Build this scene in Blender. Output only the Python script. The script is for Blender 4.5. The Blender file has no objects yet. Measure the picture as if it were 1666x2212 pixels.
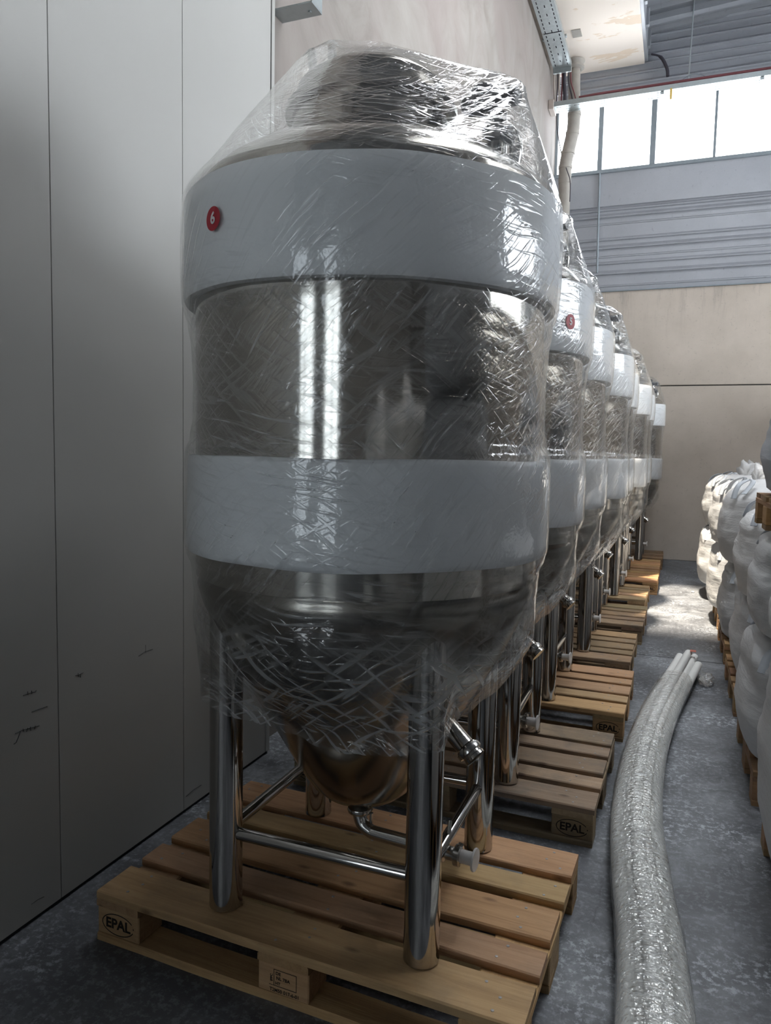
import bpy, bmesh, math, random
from mathutils import Vector, Matrix, noise

# ------------------------------------------------------------------ camera, world, light, exposure
S = bpy.context.scene
C = S.collection
pi = math.pi
RNG = random.Random(7)

cam_d = bpy.data.cameras.new('camera')
cam_d.sensor_fit = 'VERTICAL'
cam_d.sensor_height = 36.0
cam_d.lens = 36.0 * 1600.0 / 2212.0
cam_d.clip_start = 0.02
cam_d.dof.use_dof = False
cam = bpy.data.objects.new('camera', cam_d)
C.objects.link(cam)
_r = ((0.930784, 0.0485089, -0.3623369), (0.3650096, -0.0684756, 0.9284822), (0.0202284, -0.9964728, -0.0814422))
cam.matrix_world = Matrix(((_r[0][0], -_r[0][1], -_r[0][2], 0.0),
                           (_r[1][0], -_r[1][1], -_r[1][2], 0.0),
                           (_r[2][0], -_r[2][1], -_r[2][2], 1.38),
                           (0, 0, 0, 1)))
S.camera = cam

world = bpy.data.worlds.new('sky')
S.world = world
world.use_nodes = True
_bg = world.node_tree.nodes['Background']
_bg.inputs['Color'].default_value = (0.95, 0.97, 1.0, 1)
_bg.inputs['Strength'].default_value = 6.0

sun_d = bpy.data.lights.new('sun', 'SUN')
sun_d.energy = 8.0
sun_d.angle = math.radians(4.0)
sun_d.color = (1.0, 0.86, 0.68)
sun = bpy.data.objects.new('sun', sun_d)
C.objects.link(sun)
SUN_TO = Vector((-0.12, -0.24, 0.96)).normalized()
sun.rotation_euler = SUN_TO.to_track_quat('Z', 'Y').to_euler()


def portal(name, loc, sx, sy, direction):
    d = bpy.data.lights.new(name, 'AREA')
    d.shape = 'RECTANGLE'
    d.size, d.size_y = sx, sy
    d.cycles.is_portal = True
    o = bpy.data.objects.new(name, d)
    o.location = loc
    o.rotation_euler = Vector(direction).to_track_quat('-Z', 'Y').to_euler()
    C.objects.link(o)


S.view_settings.view_transform = 'Standard'
S.view_settings.look = 'None'
S.view_settings.gamma = 1.0
S.view_settings.use_curve_mapping = False
S.view_settings.exposure = 1.5
S.cycles.use_denoising = True
S.cycles.transparent_max_bounces = 10
S.cycles.use_adaptive_sampling = True
S.cycles.adaptive_threshold = 0.05
S.cycles.max_bounces = 7
S.cycles.diffuse_bounces = 4
S.cycles.glossy_bounces = 4
S.cycles.sample_clamp_indirect = 12.0


# ------------------------------------------------------------------ node helpers
def mat(name):
    m = bpy.data.materials.new(name)
    m.use_nodes = True
    nt = m.node_tree
    nt.nodes.clear()
    out = nt.nodes.new('ShaderNodeOutputMaterial')
    return m, nt, out


def nd(nt, typ, props=None, **ins):
    n = nt.nodes.new(typ)
    for k, v in (props or {}).items():
        setattr(n, k, v)
    for k, v in ins.items():
        k2 = k.replace('_', ' ')
        sock = n.inputs[k2] if k2 in n.inputs else n.inputs[int(k[1:])]
        if isinstance(v, bpy.types.NodeSocket):
            nt.links.new(v, sock)
        else:
            sock.default_value = v
    return n


def ramp(nt, fac, stops):
    n = nt.nodes.new('ShaderNodeValToRGB')
    e = n.color_ramp.elements
    while len(e) < len(stops):
        e.new(0.5)
    for el, (p, c) in zip(e, stops):
        el.position = p
        el.color = c if len(c) == 4 else (*c, 1)
    nt.links.new(fac, n.inputs['Fac'])
    return n.outputs['Color']


def g(v):
    return (v, v, v, 1)


def mixc(nt, fac, a, b, mode='MIX'):
    n = nt.nodes.new('ShaderNodeMix')
    n.data_type = 'RGBA'
    n.blend_type = mode
    for s, v in ((n.inputs[0], fac), (n.inputs[6], a), (n.inputs[7], b)):
        if isinstance(v, bpy.types.NodeSocket):
            nt.links.new(v, s)
        else:
            s.default_value = v
    return n.outputs[2]


def mathn(nt, op, a, b=0.0, c=None):
    n = nt.nodes.new('ShaderNodeMath')
    n.operation = op
    for i, v in enumerate((a, b, c)):
        if v is None:
            continue
        if isinstance(v, bpy.types.NodeSocket):
            nt.links.new(v, n.inputs[i])
        else:
            n.inputs[i].default_value = v
    return n.outputs[0]


def coords(nt, scale=(1, 1, 1), kind='Object', rot=(0, 0, 0)):
    tc = nt.nodes.new('ShaderNodeTexCoord')
    mp = nd(nt, 'ShaderNodeMapping', None, Vector=tc.outputs[kind], Scale=scale, Rotation=rot)
    return mp.outputs[0]


def noise_tex(nt, vec, scale, detail=4.0, rough=0.55, dist=0.0):
    n = nd(nt, 'ShaderNodeTexNoise', None, Vector=vec, Scale=scale, Detail=detail, Roughness=rough, Distortion=dist)
    return n.outputs[0]


def bump(nt, h, strength=0.3, distance=0.01):
    return nd(nt, 'ShaderNodeBump', None, Strength=strength, Distance=distance, Height=h).outputs[0]


def finish(nt, out, shader):
    nt.links.new(shader, out.inputs['Surface'])


def simple(name, col, rough=0.5, metallic=0.0, noise_amt=0.12, nscale=12.0, bump_s=0.0):
    m, nt, out = mat(name)
    v = coords(nt)
    n = noise_tex(nt, v, nscale, 5)
    c = mixc(nt, n, tuple(x * (1 - noise_amt) for x in col) + (1,), tuple(min(1, x * (1 + noise_amt)) for x in col) + (1,))
    p = nd(nt, 'ShaderNodeBsdfPrincipled', None, Base_Color=c, Roughness=rough, Metallic=metallic)
    if bump_s:
        nt.links.new(bump(nt, n, bump_s, 0.005), p.inputs['Normal'])
    finish(nt, out, p.outputs[0])
    return m


# ------------------------------------------------------------------ materials
def make_steel(name, base, rough, aniso):
    m, nt, out = mat(name)
    v = coords(nt, (3, 3, 160))
    n = noise_tex(nt, v, 4.0, 5, 0.7)
    v2 = coords(nt, (1, 1, 1))
    n2 = noise_tex(nt, v2, 3.0, 3)
    c = mixc(nt, n, tuple(x * 0.9 for x in base) + (1,), base + (1,))
    r = mathn(nt, 'ADD', mathn(nt, 'MULTIPLY', n, rough * 0.5), mathn(nt, 'MULTIPLY', n2, rough))
    t = nd(nt, 'ShaderNodeTangent', {'direction_type': 'RADIAL', 'axis': 'Z'})
    p = nd(nt, 'ShaderNodeBsdfPrincipled', None, Base_Color=c, Metallic=1.0, Roughness=r, Anisotropic=aniso, Tangent=t.outputs[0])
    nt.links.new(bump(nt, n, 0.02, 0.001), p.inputs['Normal'])
    finish(nt, out, p.outputs[0])
    return m


FILM_BUMP = 0.0020
M = {}
M['steel'] = make_steel('brushed_steel', (0.60, 0.57, 0.53), 0.085, 0.8)
M['steel_leg'] = make_steel('polished_steel', (0.52, 0.50, 0.48), 0.07, 0.6)
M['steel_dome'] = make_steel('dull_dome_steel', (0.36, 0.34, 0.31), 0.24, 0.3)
M['steel_dull'] = make_steel('satin_steel', (0.55, 0.54, 0.52), 0.26, 0.3)
M['galv'] = simple('galvanised_steel', (0.42, 0.46, 0.47), 0.42, 0.75, 0.15, 25)
M['foam'] = None
M['black'] = simple('black_plastic', (0.025, 0.025, 0.03), 0.45)
M['red'] = simple('red_sticker', (0.42, 0.012, 0.03), 0.5, 0, 0.05)
M['white_print'] = simple('white_print', (0.75, 0.72, 0.72), 0.5, 0, 0.03)
M['cap_plastic'] = simple('clear_plastic_cap', (0.62, 0.60, 0.58), 0.35)
M['tube'] = simple('white_hose', (0.70, 0.70, 0.68), 0.45, 0, 0.06)
M['nail'] = simple('nail_steel', (0.35, 0.34, 0.33), 0.45, 0.9)
M['burn'] = simple('burnt_mark', (0.016, 0.010, 0.008), 0.9)
M['ink'] = simple('black_marker', (0.02, 0.02, 0.022), 0.6)
M['cable_dark'] = simple('dark_cable', (0.05, 0.045, 0.06), 0.5)
M['cable_red'] = simple('red_brown_cable', (0.20, 0.06, 0.07), 0.5)
M['cable_pale'] = simple('pale_cable', (0.48, 0.42, 0.38), 0.55)
M['pipe'] = simple('dusty_pipe', (0.36, 0.335, 0.30), 0.7, 0, 0.25, 9, 0.05)
M['frame'] = simple('window_frame_paint', (0.26, 0.30, 0.33), 0.5, 0, 0.2, 14)
M['yellow'] = simple('yellow_strap', (0.75, 0.50, 0.10), 0.6)
M['loop'] = simple('bag_loop_webbing', (0.46, 0.49, 0.53), 0.8, 0, 0.1, 60)
M['tape'] = simple('red_tape', (0.45, 0.12, 0.08), 0.5)
M['dark_gap'] = simple('dark_gap', (0.02, 0.02, 0.022), 0.9)


def make_foam():
    m, nt, out = mat('white_foam_sheet')
    v = coords(nt)
    n = noise_tex(nt, v, 90.0, 3)
    n2 = noise_tex(nt, v, 5.0, 3)
    c = mixc(nt, n2, (0.80, 0.82, 0.85, 1), (0.90, 0.91, 0.93, 1))
    p = nd(nt, 'ShaderNodeBsdfPrincipled', None, Base_Color=c, Roughness=0.55)
    nt.links.new(bump(nt, n, 0.25, 0.002), p.inputs['Normal'])
    finish(nt, out, p.outputs[0])
    return m


M['foam'] = make_foam()


def make_film(name, mode):
    """transparent stretch film: clear sheet, glossy skin, thin pulled pleats and crumple creases in its relief, whitened to stand in for glints"""
    m, nt, out = mat(name)
    tc = nt.nodes.new('ShaderNodeTexCoord')
    uv = tc.outputs['UV']
    ob = tc.outputs['Object']
    hose = mode == 'hose'
    warp = nd(nt, 'ShaderNodeTexNoise', None, Vector=ob, Scale=1.9 if not hose else 6.0, Detail=2.0)
    wv = nd(nt, 'ShaderNodeVectorMath', {'operation': 'MULTIPLY_ADD'}, v0=warp.outputs['Color'])
    wv.inputs[1].default_value = (0.16, 0.16, 0.0) if not hose else (0.12, 0.12, 0.0)
    nt.links.new(uv, wv.inputs[2])
    wuv = wv.outputs[0]

    def streak(rot, sx, sy, w):
        m0 = nd(nt, 'ShaderNodeMapping', None, Vector=wuv, Rotation=(0, 0, -rot))
        mp = nd(nt, 'ShaderNodeMapping', None, Vector=m0.outputs[0], Scale=(sx, sy, 1))
        n = noise_tex(nt, mp.outputs[0], 1.0, 1, 0.5, 0.0)
        return nd(nt, 'ShaderNodeMapRange', {'clamp': True, 'interpolation_type': 'SMOOTHSTEP'}, Value=n, From_Min=0.545, From_Max=0.545 + w, To_Min=0.0, To_Max=1.0).outputs[0]
    if hose:
        s1 = streak(0.5, 12.0, 90.0, 0.13)
        s2 = streak(1.25, 18.0, 80.0, 0.13)
    else:
        s1 = streak(-0.12, 8.0, 90.0, 0.13)
        s2 = streak(0.80, 8.0, 90.0, 0.13)
    sepw = nd(nt, 'ShaderNodeSeparateColor', None, Color=warp.outputs['Color'])
    mk = nd(nt, 'ShaderNodeMapRange', {'clamp': True}, Value=sepw.outputs[0], From_Min=0.44, From_Max=0.56).outputs[0]
    gate = nd(nt, 'ShaderNodeMapRange', {'clamp': True}, Value=sepw.outputs[1], From_Min=0.42, From_Max=0.62, To_Min=0.1, To_Max=1.0).outputs[0]
    sep = nd(nt, 'ShaderNodeSeparateXYZ', None, Vector=ob)
    z = sep.outputs['Z']
    if hose:
        crw = 0.8
    else:
        low = nd(nt, 'ShaderNodeMapRange', {'clamp': True}, Value=z, From_Min=0.88, From_Max=1.02, To_Min=1.0, To_Max=0.0).outputs[0]
        high = nd(nt, 'ShaderNodeMapRange', {'clamp': True}, Value=z, From_Min=1.98, From_Max=2.12, To_Min=0.0, To_Max=0.45).outputs[0]
        midw = nd(nt, 'ShaderNodeMapRange', {'clamp': True}, Value=sepw.outputs[2], From_Min=0.50, From_Max=0.66, To_Min=0.0, To_Max=0.35).outputs[0]
        crw = mathn(nt, 'MAXIMUM', mathn(nt, 'MAXIMUM', low, high), midw)
        waist = nd(nt, 'ShaderNodeMapRange', {'clamp': True}, Value=mathn(nt, 'ABSOLUTE', mathn(nt, 'SUBTRACT', z, 1.555)), From_Min=0.17, From_Max=0.21, To_Min=0.85, To_Max=0.0).outputs[0]
        crw = mathn(nt, 'MAXIMUM', crw, mathn(nt, 'MULTIPLY', waist, 0.75))
        gate = mathn(nt, 'MAXIMUM', mathn(nt, 'MAXIMUM', gate, waist), mathn(nt, 'MULTIPLY', mathn(nt, 'MAXIMUM', low, mathn(nt, 'MULTIPLY', high, 1.6)), 0.8))
    st = mathn(nt, 'MULTIPLY', mixc(nt, mk, s1, s2), gate)
    gate2 = nd(nt, 'ShaderNodeMapRange', {'clamp': True}, Value=sepw.outputs[1], From_Min=0.36, From_Max=0.52, To_Min=0.3, To_Max=1.0).outputs[0]
    if hose:
        cr = streak(-0.6, 22.0, 60.0, 0.12)
    else:
        cr = mathn(nt, 'MAXIMUM', streak(-0.62, 5.0, 75.0, 0.11), streak(0.5, 5.0, 70.0, 0.11))
    crm = mathn(nt, 'MULTIPLY', mathn(nt, 'MULTIPLY', cr, gate2), crw)
    fine = noise_tex(nt, ob, 75.0 if not hose else 60.0, 1)
    h = mathn(nt, 'ADD', mathn(nt, 'MAXIMUM', st, crm), mathn(nt, 'MULTIPLY', fine, 0.22 if not hose else 1.7))
    nb = bump(nt, h, 1.0, FILM_BUMP if not hose else 0.006)
    lw = nd(nt, 'ShaderNodeFresnel', None, IOR=2.0 if hose else 1.65, Normal=nb).outputs[0]
    gl = nd(nt, 'ShaderNodeBsdfGlossy', None, Color=(1, 1, 1, 1), Roughness=0.07, Normal=nb).outputs[0]
    tr = nd(nt, 'ShaderNodeBsdfTransparent', None, Color=(0.965, 0.97, 0.965, 1)).outputs[0]
    hz_d = nd(nt, 'ShaderNodeBsdfDiffuse', None, Color=(0.86, 0.88, 0.9, 1)).outputs[0]
    hz_t = nd(nt, 'ShaderNodeBsdfTranslucent', None, Color=(0.86, 0.88, 0.9, 1)).outputs[0]
    hz = nd(nt, 'ShaderNodeMixShader', None, Fac=0.5)
    nt.links.new(hz_d, hz.inputs[1])
    nt.links.new(hz_t, hz.inputs[2])
    hzf = mathn(nt, 'ADD', 0.012 if not hose else 0.06, mathn(nt, 'MULTIPLY', mathn(nt, 'MAXIMUM', st, crm), 0.36))  # white put into pleats and creases stands in for their glints
    a = nd(nt, 'ShaderNodeMixShader', None, Fac=hzf)
    nt.links.new(tr, a.inputs[1])
    nt.links.new(hz.outputs[0], a.inputs[2])
    b = nd(nt, 'ShaderNodeMixShader', None, Fac=mathn(nt, 'MINIMUM', mathn(nt, 'MULTIPLY', lw, 1.15), 0.5))
    nt.links.new(a.outputs[0], b.inputs[1])
    nt.links.new(gl, b.inputs[2])
    finish(nt, out, b.outputs[0])
    return m


def mathv(nt, v, off):
    n = nd(nt, 'ShaderNodeVectorMath', {'operation': 'ADD'}, v0=v)
    n.inputs[1].default_value = off
    return n.outputs[0]


M['film'] = make_film('stretch_film', 'tank')
M['film_hose'] = make_film('stretch_film_on_hoses', 'hose')


def make_wood():
    """pallet softwood; object colour carries the tone of the single pallet"""
    m, nt, out = mat('pallet_wood')
    oi = nt.nodes.new('ShaderNodeObjectInfo')
    tc = nt.nodes.new('ShaderNodeTexCoord')
    off = nd(nt, 'ShaderNodeVectorMath', {'operation': 'SCALE'}, v0=(13.0, 7.0, 5.0))
    nt.links.new(oi.outputs['Random'], off.inputs['Scale'])
    ad = nd(nt, 'ShaderNodeVectorMath', {'operation': 'ADD'}, v0=tc.outputs['Object'], v1=off.outputs[0])
    mp = nd(nt, 'ShaderNodeMapping', None, Vector=ad.outputs[0], Scale=(1.3, 16.0, 16.0))
    n = noise_tex(nt, mp.outputs[0], 2.4, 8, 0.62, 0.8)
    mp2 = nd(nt, 'ShaderNodeMapping', None, Vector=ad.outputs[0], Scale=(3, 160, 160))
    n2 = noise_tex(nt, mp2.outputs[0], 1.5, 3)
    kn = nd(nt, 'ShaderNodeTexVoronoi', None, Vector=nd(nt, 'ShaderNodeMapping', None, Vector=ad.outputs[0], Scale=(5.0, 11.0, 11.0)).outputs[0], Scale=1.0)
    knot = ramp(nt, kn.outputs['Distance'], [(0.05, g(1)), (0.14, g(0))])
    dirt = noise_tex(nt, mathv(nt, ad.outputs[0], (4, 4, 4)), 5.0, 6, 0.7)
    dm = ramp(nt, dirt, [(0.48, g(0)), (0.72, g(1))])
    base = ramp(nt, n, [(0.25, (0.29, 0.185, 0.098)), (0.5, (0.42, 0.29, 0.165)), (0.75, (0.50, 0.365, 0.22))])
    base = mixc(nt, mathn(nt, 'MULTIPLY', n2, 0.3), base, (0.22, 0.12, 0.055, 1))
    base = mixc(nt, mathn(nt, 'MULTIPLY', knot, 0.7), base, (0.10, 0.05, 0.025, 1))
    tone = mathn(nt, 'ADD', 0.78, mathn(nt, 'MULTIPLY', oi.outputs['Random'], 0.42))
    tn = nd(nt, 'ShaderNodeVectorMath', {'operation': 'SCALE'}, v0=base)
    nt.links.new(tone, tn.inputs['Scale'])
    c = mixc(nt, 1.0, tn.outputs[0], oi.outputs['Color'], 'MULTIPLY')
    c = mixc(nt, mathn(nt, 'MULTIPLY', dm, mathn(nt, 'SUBTRACT', 1.0, oi.outputs['Alpha'])), c, (0.10, 0.095, 0.088, 1))
    p = nd(nt, 'ShaderNodeBsdfPrincipled', None, Base_Color=c, Roughness=0.72)
    hh = mathn(nt, 'ADD', n, mathn(nt, 'MULTIPLY', n2, 0.6))
    nt.links.new(bump(nt, hh, 0.35, 0.003), p.inputs['Normal'])
    finish(nt, out, p.outputs[0])
    return m


M['wood'] = make_wood()


def make_floor():
    m, nt, out = mat('stained_concrete_floor')
    v = coords(nt)
    big = noise_tex(nt, v, 0.9, 5, 0.6)
    midn = noise_tex(nt, v, 5.0, 8, 0.72, 0.6)
    fine = noise_tex(nt, v, 42.0, 6, 0.75)
    vs = coords(nt, (9.0, 1.2, 1))
    scr = noise_tex(nt, vs, 3.0, 6, 0.7)
    c = ramp(nt, midn, [(0.36, (0.060, 0.064, 0.072)), (0.52, (0.15, 0.158, 0.172)), (0.68, (0.25, 0.262, 0.285))])
    c = mixc(nt, ramp(nt, big, [(0.40, g(0.8)), (0.56, g(0))]), c, (0.055, 0.058, 0.066, 1))
    sp = ramp(nt, fine, [(0.50, g(0)), (0.60, g(1))])
    blot = ramp(nt, noise_tex(nt, mathv(nt, v, (5, 3, 0)), 2.3, 5), [(0.50, g(0)), (0.62, g(1))])
    c = mixc(nt, mathn(nt, 'MULTIPLY', mathn(nt, 'MULTIPLY', sp, mathn(nt, 'ADD', mathn(nt, 'MULTIPLY', blot, 0.75), 0.25)), 0.9), c, (0.42, 0.45, 0.49, 1))
    dk = ramp(nt, scr, [(0.60, g(0)), (0.70, g(1))])
    c = mixc(nt, mathn(nt, 'MULTIPLY', dk, 0.55), c, (0.022, 0.024, 0.028, 1))
    rg = ramp(nt, midn, [(0.3, g(0.42)), (0.7, g(0.62))])
    p = nd(nt, 'ShaderNodeBsdfPrincipled', None, Base_Color=c, Roughness=rg)
    hh = mathn(nt, 'ADD', mathn(nt, 'MULTIPLY', fine, 0.5), midn)
    nt.links.new(bump(nt, hh, 0.25, 0.004), p.inputs['Normal'])
    finish(nt, out, p.outputs[0])
    return m


M['floor'] = make_floor()


def make_plaster():
    m, nt, out = mat('bare_plaster')
    v = coords(nt)
    a = noise_tex(nt, v, 1.3, 6, 0.6, 2.2)
    b = noise_tex(nt, mathv(nt, v, (3, 9, 2)), 0.8, 4, 0.5, 1.0)
    f = noise_tex(nt, v, 120.0, 2)
    c = ramp(nt, a, [(0.30, (0.195, 0.172, 0.155)), (0.5, (0.25, 0.226, 0.206)), (0.7, (0.285, 0.262, 0.24))])
    c = mixc(nt, ramp(nt, b, [(0.45, g(0)), (0.65, g(0.7))]), c, (0.245, 0.205, 0.192, 1))
    c = mixc(nt, mathn(nt, 'MULTIPLY', ramp(nt, f, [(0.58, g(0)), (0.66, g(1))]), 0.22), c, (0.25, 0.22, 0.2, 1))
    p = nd(nt, 'ShaderNodeBsdfPrincipled', None, Base_Color=c, Roughness=0.85)
    nt.links.new(bump(nt, a, 0.2, 0.02), p.inputs['Normal'])
    finish(nt, out, p.outputs[0])
    return m


M['plaster'] = make_plaster()


def make_concrete():
    m, nt, out = mat('precast_concrete')
    v = coords(nt)
    a = noise_tex(nt, v, 2.0, 6, 0.6)
    f = noise_tex(nt, v, 30.0, 5, 0.7)
    vs = coords(nt, (5, 1, 0.5))
    drip = noise_tex(nt, vs, 2.6, 6, 0.7)
    sep = nd(nt, 'ShaderNodeSeparateXYZ', None, Vector=v)
    top = nd(nt, 'ShaderNodeMapRange', {'clamp': True}, Value=sep.outputs['Z'], From_Min=2.7, From_Max=3.6).outputs[0]
    c = ramp(nt, a, [(0.3, (0.48, 0.425, 0.365)), (0.7, (0.58, 0.515, 0.45))])
    d = mathn(nt, 'MULTIPLY', ramp(nt, drip, [(0.52, g(0)), (0.78, g(0.8))]), mathn(nt, 'MULTIPLY', top, top))
    c = mixc(nt, mathn(nt, 'MULTIPLY', d, 0.8), c, (0.15, 0.13, 0.125, 1))
    c = mixc(nt, mathn(nt, 'MULTIPLY', ramp(nt, f, [(0.60, g(0)), (0.70, g(1))]), 0.3), c, (0.2, 0.18, 0.16, 1))
    p = nd(nt, 'ShaderNodeBsdfPrincipled', None, Base_Color=c, Roughness=0.85)
    nt.links.new(bump(nt, f, 0.15, 0.004), p.inputs['Normal'])
    finish(nt, out, p.outputs[0])
    return m


M['concrete'] = make_concrete()
M['block'] = simple('grey_block_wall', (0.30, 0.29, 0.28), 0.9, 0, 0.15, 4)


def make_sheet(name, base, dirt_amt):
    m, nt, out = mat(name)
    v = coords(nt)
    a = noise_tex(nt, v, 2.2, 6, 0.65)
    f = noise_tex(nt, v, 45.0, 4, 0.7)
    sp = ramp(nt, noise_tex(nt, coords(nt, (7, 1, 4)), 3.0, 6, 0.75), [(0.60, g(0)), (0.70, g(1))])
    c = mixc(nt, a, tuple(x * 0.8 for x in base) + (1,), tuple(x * 1.1 for x in base) + (1,))
    c = mixc(nt, mathn(nt, 'MULTIPLY', sp, dirt_amt), c, (0.10, 0.10, 0.115, 1))
    c = mixc(nt, mathn(nt, 'MULTIPLY', f, dirt_amt * 0.4), c, (0.2, 0.2, 0.22, 1))
    p = nd(nt, 'ShaderNodeBsdfPrincipled', None, Base_Color=c, Roughness=0.42, Metallic=0.15)
    finish(nt, out, p.outputs[0])
    return m


M['sheet'] = make_sheet('dusty_metal_cladding', (0.42, 0.44, 0.48), 0.4)
M['roof'] = make_sheet('white_roof_sheet', (0.30, 0.315, 0.34), 0.3)


def make_panel():
    m, nt, out = mat('white_insulated_panel')
    v = coords(nt)
    a = noise_tex(nt, v, 1.4, 5)
    c = mixc(nt, a, (0.42, 0.415, 0.395, 1), (0.46, 0.455, 0.435, 1))
    sc = ramp(nt, noise_tex(nt, coords(nt, (1, 5, 40)), 2.0, 5, 0.7), [(0.68, g(0)), (0.76, g(1))])
    c = mixc(nt, mathn(nt, 'MULTIPLY', sc, 0.12), c, (0.3, 0.3, 0.29, 1))
    p = nd(nt, 'ShaderNodeBsdfPrincipled', None, Base_Color=c, Roughness=0.38)
    nt.links.new(bump(nt, a, 0.06, 0.02), p.inputs['Normal'])
    finish(nt, out, p.outputs[0])
    return m


M['panel'] = make_panel()


def make_soffit():
    m, nt, out = mat('peeling_cream_paint')
    v = coords(nt, (1.4, 3.4, 1))
    a = noise_tex(nt, v, 1.1, 5, 0.55, 0.6)
    k = ramp(nt, a, [(0.60, g(0)), (0.615, g(1))])
    c = mixc(nt, k, (0.86, 0.77, 0.68, 1), (0.76, 0.62, 0.48, 1))
    p = nd(nt, 'ShaderNodeBsdfPrincipled', None, Base_Color=c, Roughness=0.7)
    nt.links.new(bump(nt, k, 0.3, 0.003), p.inputs['Normal'])
    finish(nt, out, p.outputs[0])
    return m


M['soffit'] = make_soffit()


def make_bag(name, col, WEAVE=0.15):
    m, nt, out = mat(name)
    tc = nt.nodes.new('ShaderNodeTexCoord')
    v = tc.outputs['Object']
    uv = tc.outputs['UV']
    w1 = nd(nt, 'ShaderNodeTexWave', {'wave_type': 'BANDS', 'bands_direction': 'X'}, Vector=uv, Scale=42.0).outputs[0]
    w2 = nd(nt, 'ShaderNodeTexWave', {'wave_type': 'BANDS', 'bands_direction': 'Y'}, Vector=uv, Scale=42.0).outputs[0]
    we = mathn(nt, 'MULTIPLY', w1, w2)
    n = noise_tex(nt, v, 4.0, 4)
    wr = noise_tex(nt, nd(nt, 'ShaderNodeMapping', None, Vector=v, Scale=(2.0, 2.0, 14.0)).outputs[0], 2.2, 4, 0.6, 0.5)
    c = mixc(nt, n, tuple(x * 0.92 for x in col) + (1,), tuple(min(1, x * 1.05) for x in col) + (1,))
    c = mixc(nt, mathn(nt, 'MULTIPLY', we, WEAVE), c, (0.2, 0.2, 0.22, 1))
    hh = mathn(nt, 'ADD', mathn(nt, 'MULTIPLY', wr, 1.0), mathn(nt, 'MULTIPLY', we, 0.12))
    nb = bump(nt, hh, 0.5, 0.012)
    p = nd(nt, 'ShaderNodeBsdfPrincipled', None, Base_Color=c, Roughness=0.5, Normal=nb)
    t = nd(nt, 'ShaderNodeBsdfTranslucent', None, Color=(0.72, 0.70, 0.66, 1), Normal=nb)
    a = nd(nt, 'ShaderNodeMixShader', None, Fac=0.12)
    nt.links.new(p.outputs[0], a.inputs[1])
    nt.links.new(t.outputs[0], a.inputs[2])
    finish(nt, out, a.outputs[0])
    return m


M['bag'] = make_bag('white_woven_bag', (0.66, 0.66, 0.665))
M['bag_grey'] = make_bag('grey_mesh_bag', (0.36, 0.38, 0.42), 0.5)


def make_glass():
    m, nt, out = mat('dusty_window_glass')
    v = coords(nt)
    n = noise_tex(nt, v, 6.0, 5)
    tr = nd(nt, 'ShaderNodeBsdfTransparent', None, Color=(0.93, 0.95, 0.96, 1))
    gl = nd(nt, 'ShaderNodeBsdfGlossy', None, Roughness=0.08)
    fr = nd(nt, 'ShaderNodeFresnel', None, IOR=1.5)
    a = nd(nt, 'ShaderNodeMixShader', None, Fac=fr.outputs[0])
    nt.links.new(tr.outputs[0], a.inputs[1])
    nt.links.new(gl.outputs[0], a.inputs[2])
    df = nd(nt, 'ShaderNodeBsdfTranslucent', None, Color=(0.8, 0.82, 0.85, 1))
    b = nd(nt, 'ShaderNodeMixShader', None, Fac=mathn(nt, 'MULTIPLY', n, 0.2))
    nt.links.new(a.outputs[0], b.inputs[1])
    nt.links.new(df.outputs[0], b.inputs[2])
    finish(nt, out, b.outputs[0])
    return m


M['glass'] = make_glass()


def make_door_dimmer():
    m, nt, out = mat('grey_dimming_sheet')  # tinted see-through sheet, added to dim light from the rear doors
    n = noise_tex(nt, coords(nt, (8, 1, 1)), 2.0, 3)
    tr = nd(nt, 'ShaderNodeBsdfTransparent', None, Color=(0.42, 0.44, 0.45, 1))
    gl = nd(nt, 'ShaderNodeBsdfGlossy', None, Roughness=0.15)
    a = nd(nt, 'ShaderNodeMixShader', None, Fac=mathn(nt, 'MULTIPLY', n, 0.08))
    nt.links.new(tr.outputs[0], a.inputs[1])
    nt.links.new(gl.outputs[0], a.inputs[2])
    finish(nt, out, a.outputs[0])
    return m


M['door_dimmer'] = make_door_dimmer()


# ------------------------------------------------------------------ object helpers
def link(name, me, parent=None, loc=(0, 0, 0), rot=(0, 0, 0)):
    o = bpy.data.objects.new(name, me)
    o.location = loc
    o.rotation_euler = rot
    if parent:
        o.parent = parent
    C.objects.link(o)
    return o


def mesh(name, bm, m, smooth=True, bevel=None):
    bmesh.ops.recalc_face_normals(bm, faces=bm.faces)
    me = bpy.data.meshes.new(name)
    bm.to_mesh(me)
    bm.free()
    for f in me.polygons:
        f.use_smooth = smooth
    me.materials.append(m)
    return me


def sharp(me, ang=35):
    """smooth shading with hard edges above the angle"""
    me.set_sharp_from_angle(angle=math.radians(ang))
    return me


def thing(name, label, cat, loc=(0, 0, 0), rotz=0.0, group=None):
    o = link(name, None, None, loc, (0, 0, rotz))
    o.empty_display_size = 0.1
    o['label'] = label
    o['category'] = cat
    if group:
        o['group'] = group
    return o


def tag(o, label, cat, group=None):
    o['label'] = label
    o['category'] = cat
    if group:
        o['group'] = group
    return o


def struct(o):
    o['kind'] = 'structure'
    return o


def box(bm, x0, x1, y0, y1, z0, z1, bev=0.0):
    v = [bm.verts.new(p) for p in ((x0, y0, z0), (x1, y0, z0), (x1, y1, z0), (x0, y1, z0),
                                   (x0, y0, z1), (x1, y0, z1), (x1, y1, z1), (x0, y1, z1))]
    fs = [bm.faces.new([v[i] for i in q]) for q in ((0, 3, 2, 1), (4, 5, 6, 7), (0, 1, 5, 4), (1, 2, 6, 5), (2, 3, 7, 6), (3, 0, 4, 7))]
    if bev:
        es = set()
        for f in fs:
            es.update(f.edges)
        bmesh.ops.bevel(bm, geom=list(es), offset=bev, segments=1, affect='EDGES', profile=0.5)
    return v


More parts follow.
